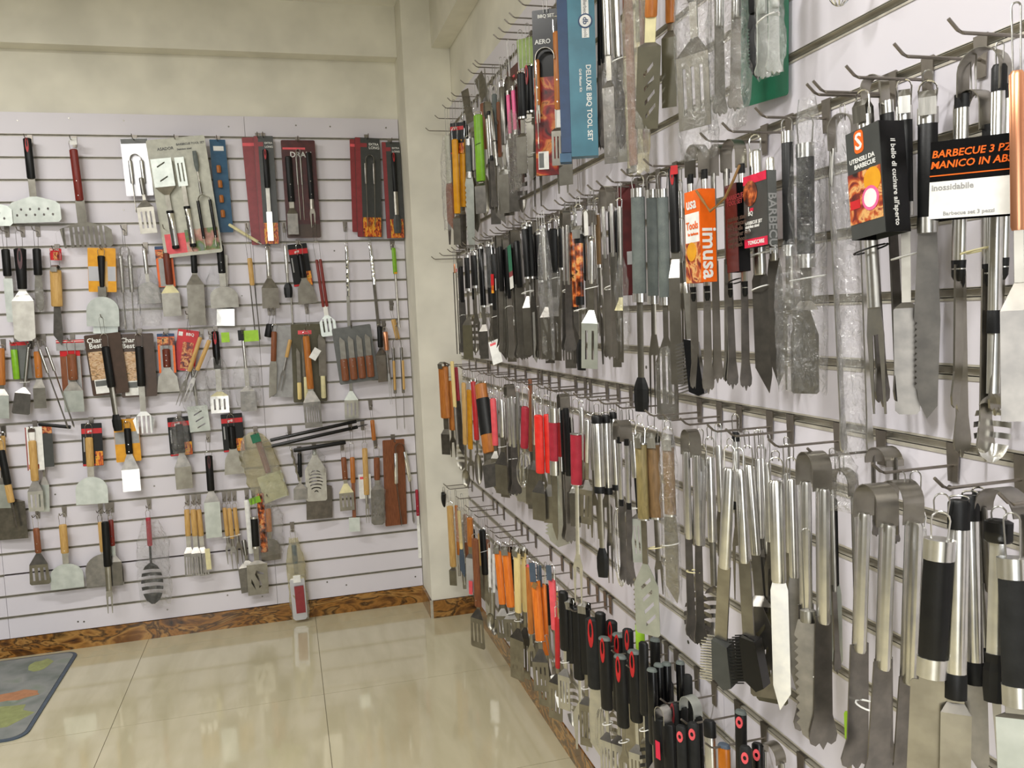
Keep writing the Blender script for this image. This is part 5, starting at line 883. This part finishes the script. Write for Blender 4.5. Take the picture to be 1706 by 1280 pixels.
D_('spoon', 918, 940, 930, 1150, 'coral pink handle', 'spoon', off=.12, h='coral', hw=11, f=(.12, .52, .8), nw=6, bw=18, tags=[(0, .12, 10, 0, 'slate')])
D_(tn, 928, 1010, 930, 1196, 'red stick handle, perforated turner', 'spatula', off=.13, h='red', hw=8, f=(.1, .55, .6), nw=6, bw=24, s=.2, slots=('v', 3), hook=0)
blk = [(938, 985, 945, 1180, 13, 0), (947, 996, 956, 1210, 16, 1), (961, 1012, 970, 1250, 14, 0), (973, 1002, 980, 1240, 15, 1), (987, 1030, 996, 1262, 19, 2), (1000, 1020, 1006, 1256, 13, 0), (1007, 1062, 1016, 1300, 16, 3), (1019, 1034, 1022, 1262, 14, 2),
       (1030, 1056, 1033, 1310, 15, 3), (1033, 1092, 1044, 1330, 17, 3), (1056, 1084, 1066, 1320, 17, 3), (1046, 1048, 1050, 1290, 13, 2), (1072, 1070, 1076, 1310, 12, 0)]
kd = [tn, 'spoon', fk, tn, 'knife', 'whisk', tn, 'spoon', tn, fk, tn, 'knife', 'spoon']
for i, (x0, y0, x1, y1, hw, st) in enumerate(blk):
    D_(kd[i], x0, y0, x1, y1, ('black grip in dense lower cluster', 'black grip with steel strap top', 'black grip with faint red mark', 'black grip, grey oval cap, red slot')[st], 'kitchen tool', off=(.13, .115, .10, .085)[i % 4] if st < 3 else .13-.02*(i % 3),
       h='black' if st != 2 else 'soft_black', m=('bright_steel', 'steel')[i % 2], hw=hw+3, f=(.0 if st != 1 else .05, .5, .66), nw=6, bw=20+i % 3*3, s=.15, slots=('v', 3), dot='red' if st > 1 else None, cap='grey_grip' if st == 3 else None, strap=hw if st == 1 else None, ties=[(.6, 18)] if i % 3 == 0 else [])
D_(tn, 1066, 1040, 1072, 1280, 'vivid lime topped handle', 'spatula', off=.07, h='lime', hw=14, f=(0, .18, .6), nw=13, nm='black', bw=22, s=.1)
D_(tn, 1091, 1064, 1096, 1300, 'tall black grip below hanging slotted turner', 'spatula', off=.06, h='black', hw=15, f=(0, .5, .6), nw=7, bw=24, s=.1, cap='grey_grip')
for i, (x, y, w_) in enumerate([(1086, 1114, 15), (1097, 1106, 14), (1110, 1104, 14), (1133, 1102, 15)]):
    D_((tn, fk, 'spoon', 'knife')[i], x, y, x+8, y+250, 'black grip topped with grey oval', 'kitchen tool', off=.13-.022*i, h='gloss_black', hw=w_, f=(0, .5, .62), nw=6, bw=22, s=.15, cap='grey_grip')
for i, (x, y, w_, nm) in enumerate([(1078, 1150, 10, 'slim pointed black grip'), (1097, 1143, 12, 'slim pointed black grip'), (1115, 1136, 12, 'slim pointed black grip'), (1146, 1124, 15, 'slim pointed black grip')]):
    D_((fk, 'knife', tn, 'spoon')[i], x, y, x+8, y+260, nm, 'kitchen tool', off=.125-.024*i, h='soft_black', hw=w_, f=(0, .55, .65), nw=6, bw=20, s=.15)
D_(tg, 1104, 1176, 1114, 1400, 'folded steel strap tongs with red oval eye', 'tongs', off=.135, yaw=15, h='black', hw=24, f=(0, .8, .85), sep=.03, bandm='bright_steel', tags=[(.24, .37, 11, 2, 'raspberry')])
D_(tn, 1122, 1170, 1130, 1400, 'black grip behind folded strap tongs', 'spatula', off=.10, h='soft_black', hw=17, f=(0, .6, .7), bw=24, s=.1, dot='card_red')
D_(tn, 1135, 1209, 1142, 1430, 'matte black grip with pink ring eye', 'spatula', off=.13, h='soft_black', hw=19, f=(0, .6, .7), bw=24, s=.1, dot='coral')
D_(fk, 1155, 1204, 1162, 1430, 'second matte black grip with pink ring', 'fork', off=.11, h='soft_black', hw=20, f=(0, .6, .7), bw=24, dot='coral')
D_(tg, 1150, 1160, 1158, 1400, 'dark tongs under a broad pale strap', 'tongs', off=.08, yaw=10, h='black', hw=18, f=(0, .6, .7), sep=.05, bandm='pale_steel')
D_(tn, 1182, 1202, 1190, 1430, 'steel tube with round black top knob', 'spatula', off=.10, h='bright_steel', hw=20, f=(0, .6, .7), bw=24, s=.1, tipcap=26)
D_(tn, 1206, 1240, 1212, 1440, 'translucent amber handle', 'spatula', off=.09, h='amber', hw=22, f=(0, .6, .7), bw=24, s=.1, cap='slate')
D_(tn, 1234, 1184, 1238, 1420, 'black grip with oval cap and pink slot, foreground', 'spatula', off=.075, h='black', hw=20, f=(0, .6, .7), bw=24, s=.1, dot='coral', cap='grey_grip')
D_(tn, 1242, 1243, 1248, 1450, 'round ended grip with pink ring, foreground', 'spatula', off=.12, h='soft_black', hw=20, f=(0, .6, .7), bw=24, s=.1, dot='coral')
D_(fk, 1262, 1238, 1268, 1450, 'round ended glossy grip with pink ring', 'fork', off=.09, h='gloss_black', hw=20, f=(0, .6, .7), bw=24, dot='coral')
D_(tg, 1286, 1238, 1290, 1450, 'steel strap arch at bottom photo edge', 'tongs', off=.07, yaw=10, h='steel', hw=14, f=(0, .6, .7), sep=.045, bandm='steel')
D_(fk, 1412, 1186, 1420, 1420, 'lime tipped tool behind big tongs', 'fork', off=.05, h='lime', hw=12, f=(0, .2, .7), bw=20)
R('B', 'card', 820, 566, 828, 604, 'blank white paper tag dangling below black tongs', 'tag', off=.13, yaw=60, cards=[(0, 1, 17, 0, 'whitecard')], name='price_tag', hook=0)
D_('card', 925, 1122, 938, 1175, 'white paper tag beside the slotted turners', 'tag', off=.13, yaw=60, cards=[(0, 1, 22, 0, 'whitecard')], name='price_tag', hook=0)
D_('spoon', 932, 1128, 934, 1160, 'small dark red silicone spoon head', 'spoon', off=.10, yaw=60, h='red', hw=4, f=(0, .1, .15), bw=13, m='red', hook=0)
# tools hanging further back on the same hooks, seen between the front ones
def rank(row, xs, ytop, ybot, off, hs, desc, step=1):
    for i, x in enumerate(xs):
        r = random.Random(i*7+len(xs)); k = (tn, fk, 'spoon', tn, 'knife')[r.randrange(5)]; y = ytop(x); b = ybot(x)
        R(row, k, x, y, x+r.uniform(4, 11), b+r.uniform(-16, 14), desc, 'barbecue tool', off=off+r.uniform(-.012, .012), h=hs[i % len(hs)], hw=r.uniform(6, 9), f=(.06, .45+r.uniform(-.04, .06), .64), nw=5.5, bw=r.uniform(13, 20), s=.2, slots=('v', 3) if r.random() < .5 else None, m=('steel', 'bright_steel', 'dark_steel')[r.randrange(3)], shm='steel', hook=0)
rank('A', [753, 774, 786, 805, 823, 835, 842, 856, 864, 892, 930, 940, 1014, 1040, 1060], lambda x: 205-(x-757)*.95, lambda x: 400-(x-757)*.5, .05, ['dark_steel', 'black', 'steel', 'brown_wood', 'grey_grip'], 'narrow tool in the rank behind')
rank('C', [762, 790, 806, 817, 838, 846, 856, 869, 881, 900, 915, 951, 985, 1004, 1030, 1046], lambda x: 640+(x-760)*.23, lambda x: 790+(x-760)*.42, .055, ['steel', 'bright_steel', 'steel', 'dark_steel'], 'plain steel tool in the rank behind')
rank('D', [757, 772, 787, 799, 811, 835, 857, 869, 884, 897, 910, 925], lambda x: 852+(x-757)*.72, lambda x: 965+(x-757)*1.1, .05, ['brown_wood', 'steel', 'black', 'light_wood'], 'half hidden tool in the rank behind')
rank('B', [786, 794, 818, 834, 848, 864, 884, 900, 911, 928, 946, 957, 974, 990, 1016, 1026], lambda x: 412-(x-780)*.32, lambda x: 596+(x-780)*.02, .05, ['black', 'steel', 'black', 'gloss_black'], 'dark tool in the rank behind')
EMPTY = {'A': [(710, 213), (728, 192), (748, 163), (766, 133), (788, 105), (820, 57), (843, 32), (868, 0)],
         'B': [(722, 432), (735, 427), (742, 421), (751, 415), (797, 390), (826, 387), (838, 378), (850, 373), (862, 368), (874, 364), (887, 356), (941, 333), (962, 322), (987, 308), (1022, 282), (1100, 265), (1197, 222), (1222, 205), (1347, 140), (1412, 137), (1530, 75), (1640, 35)],
         'C': [(718, 608), (940, 662), (952, 668), (964, 676), (990, 690), (1095, 715), (1130, 722), (1530, 800)], 'D': [(737, 812), (760, 850), (800, 885), (826, 905), (850, 960), (880, 1000), (895, 1020)]}

# ================= display hooks under the things they carry =================
def hook(base, dirv, ln):
    # bracket plate in the groove and a bent wire prong
    x = Vector((0, 0, 1)).cross(dirv); mw = Matrix(((x.x, -dirv.x, 0, base.x), (x.y, -dirv.y, 0, base.y), (x.z, -dirv.z, 1, base.z), (0, 0, 0, 1)))
    e = empty('display_hook', mw)
    if not HM:
        m = MB().hexa([(-.011, -.0045, .03), (.011, -.0045, .03), (.011, -.0025, .03), (-.011, -.0025, .03), (-.008, -.0045, -.022), (.008, -.0045, -.022), (.008, -.0025, -.022), (-.008, -.0025, -.022)])
        m.box(0, .002, .028, .02, .010, .003); HM.append(m.build('bracket', 'hook_wire', e, smooth=False))
        HM.append(MB().tube([(0, -.003, 0), (0, -ln+.02, 0), (0, -ln+.012, .003), (0, -ln, .014)], .0021, 7).build('prong', 'hook_wire', e))
    else:
        for q in HM: c = q.copy(); C.objects.link(c); c.parent = e; c.matrix_parent_inverse = Matrix()
    if ln < .12: pass
    return e
HM = []; HOOKS = []
RZ = {'A': 2.408, 'B': 1.798, 'C': 1.286, 'D': .672}
def add_hook(row, y, t):
    o = hook(Vector((0, y, RZ[row])), Vector((-1, 0, 0)), .13); HOOKS.append((o, t, row, y)); return o
for row in 'ABCD':
    TH = sorted([t for t in THINGS if t['row'] == row and t['hook']], key=lambda t: -t['P'].y); ys = []
    for px, py in EMPTY.get(row, []):
        d = ray(px, py); y = (CP+d*((RZ[row]+.014-CP.z)/d.z)).y; near = min(TH, key=lambda t: abs(t['P'].y-y))
        ys.append(y); near_ok = abs(near['P'].y-y) < (.04 if y > -2.6 else .07) and not near.get('hk')
        if near_ok: near['hk'] = 1
        add_hook(row, y, near if near_ok else None)
    for t in TH:
        if t.get('hk'): continue
        if all(abs(t['P'].y-q) > (.034 if t['P'].y > -2.6 else .062) for q in ys): ys.append(t['P'].y); add_hook(row, t['P'].y, t)
HMR = HM; HM = []
for t in [t for t in THINGS if isinstance(t['row'], int) and t['hook']]:
    P = t['P']; zz = P.z+(t.get('gap', 0)-.003 if t.get('gap', 0) else -.006)
    o = hook(Vector((P.x, 0, zz)), Vector((0, -1, 0)), .10); HOOKS.append((o, t, t['row'], P.x))
# ================= labels: what it is, then which one =================
from collections import defaultdict
gr = defaultdict(list)
for t in THINGS: gr[(t['desc'], t['row'])].append(t)
ORD = ['1st', '2nd', '3rd']+['%dth' % i for i in range(4, 60)]
for (d, row), l in gr.items():
    l.sort(key=lambda t: -t['P'].x if isinstance(row, int) else -t['P'].y)
    for i, t in enumerate(l):
        s = d if len(l) == 1 else d+', '+ORD[i]+' such from pillar'
        t['short'] = s; meta(t['o'], s+', '+ROWN[row], t['cat'], (d+', '+ROWN[row]) if len(l) > 1 else None)
e_i = defaultdict(int)
for o, t, row, y in HOOKS:
    if t: l = 'hook holding '+t['short']+', '+ROWN[row]
    else: e_i[row] += 1; l = 'bare grey wire hook, '+ORD[e_i[row]-1]+' bare one from pillar, '+ROWN[row]
    ws = l.split()
    if len(ws) > 16: l = ' '.join(ws[:2]+ws[2:12]).rstrip(',')+', '+ROWN[row]
    meta(o, l, 'hook', 'wire hooks, '+ROWN[row])
bpy.context.view_layer.update()
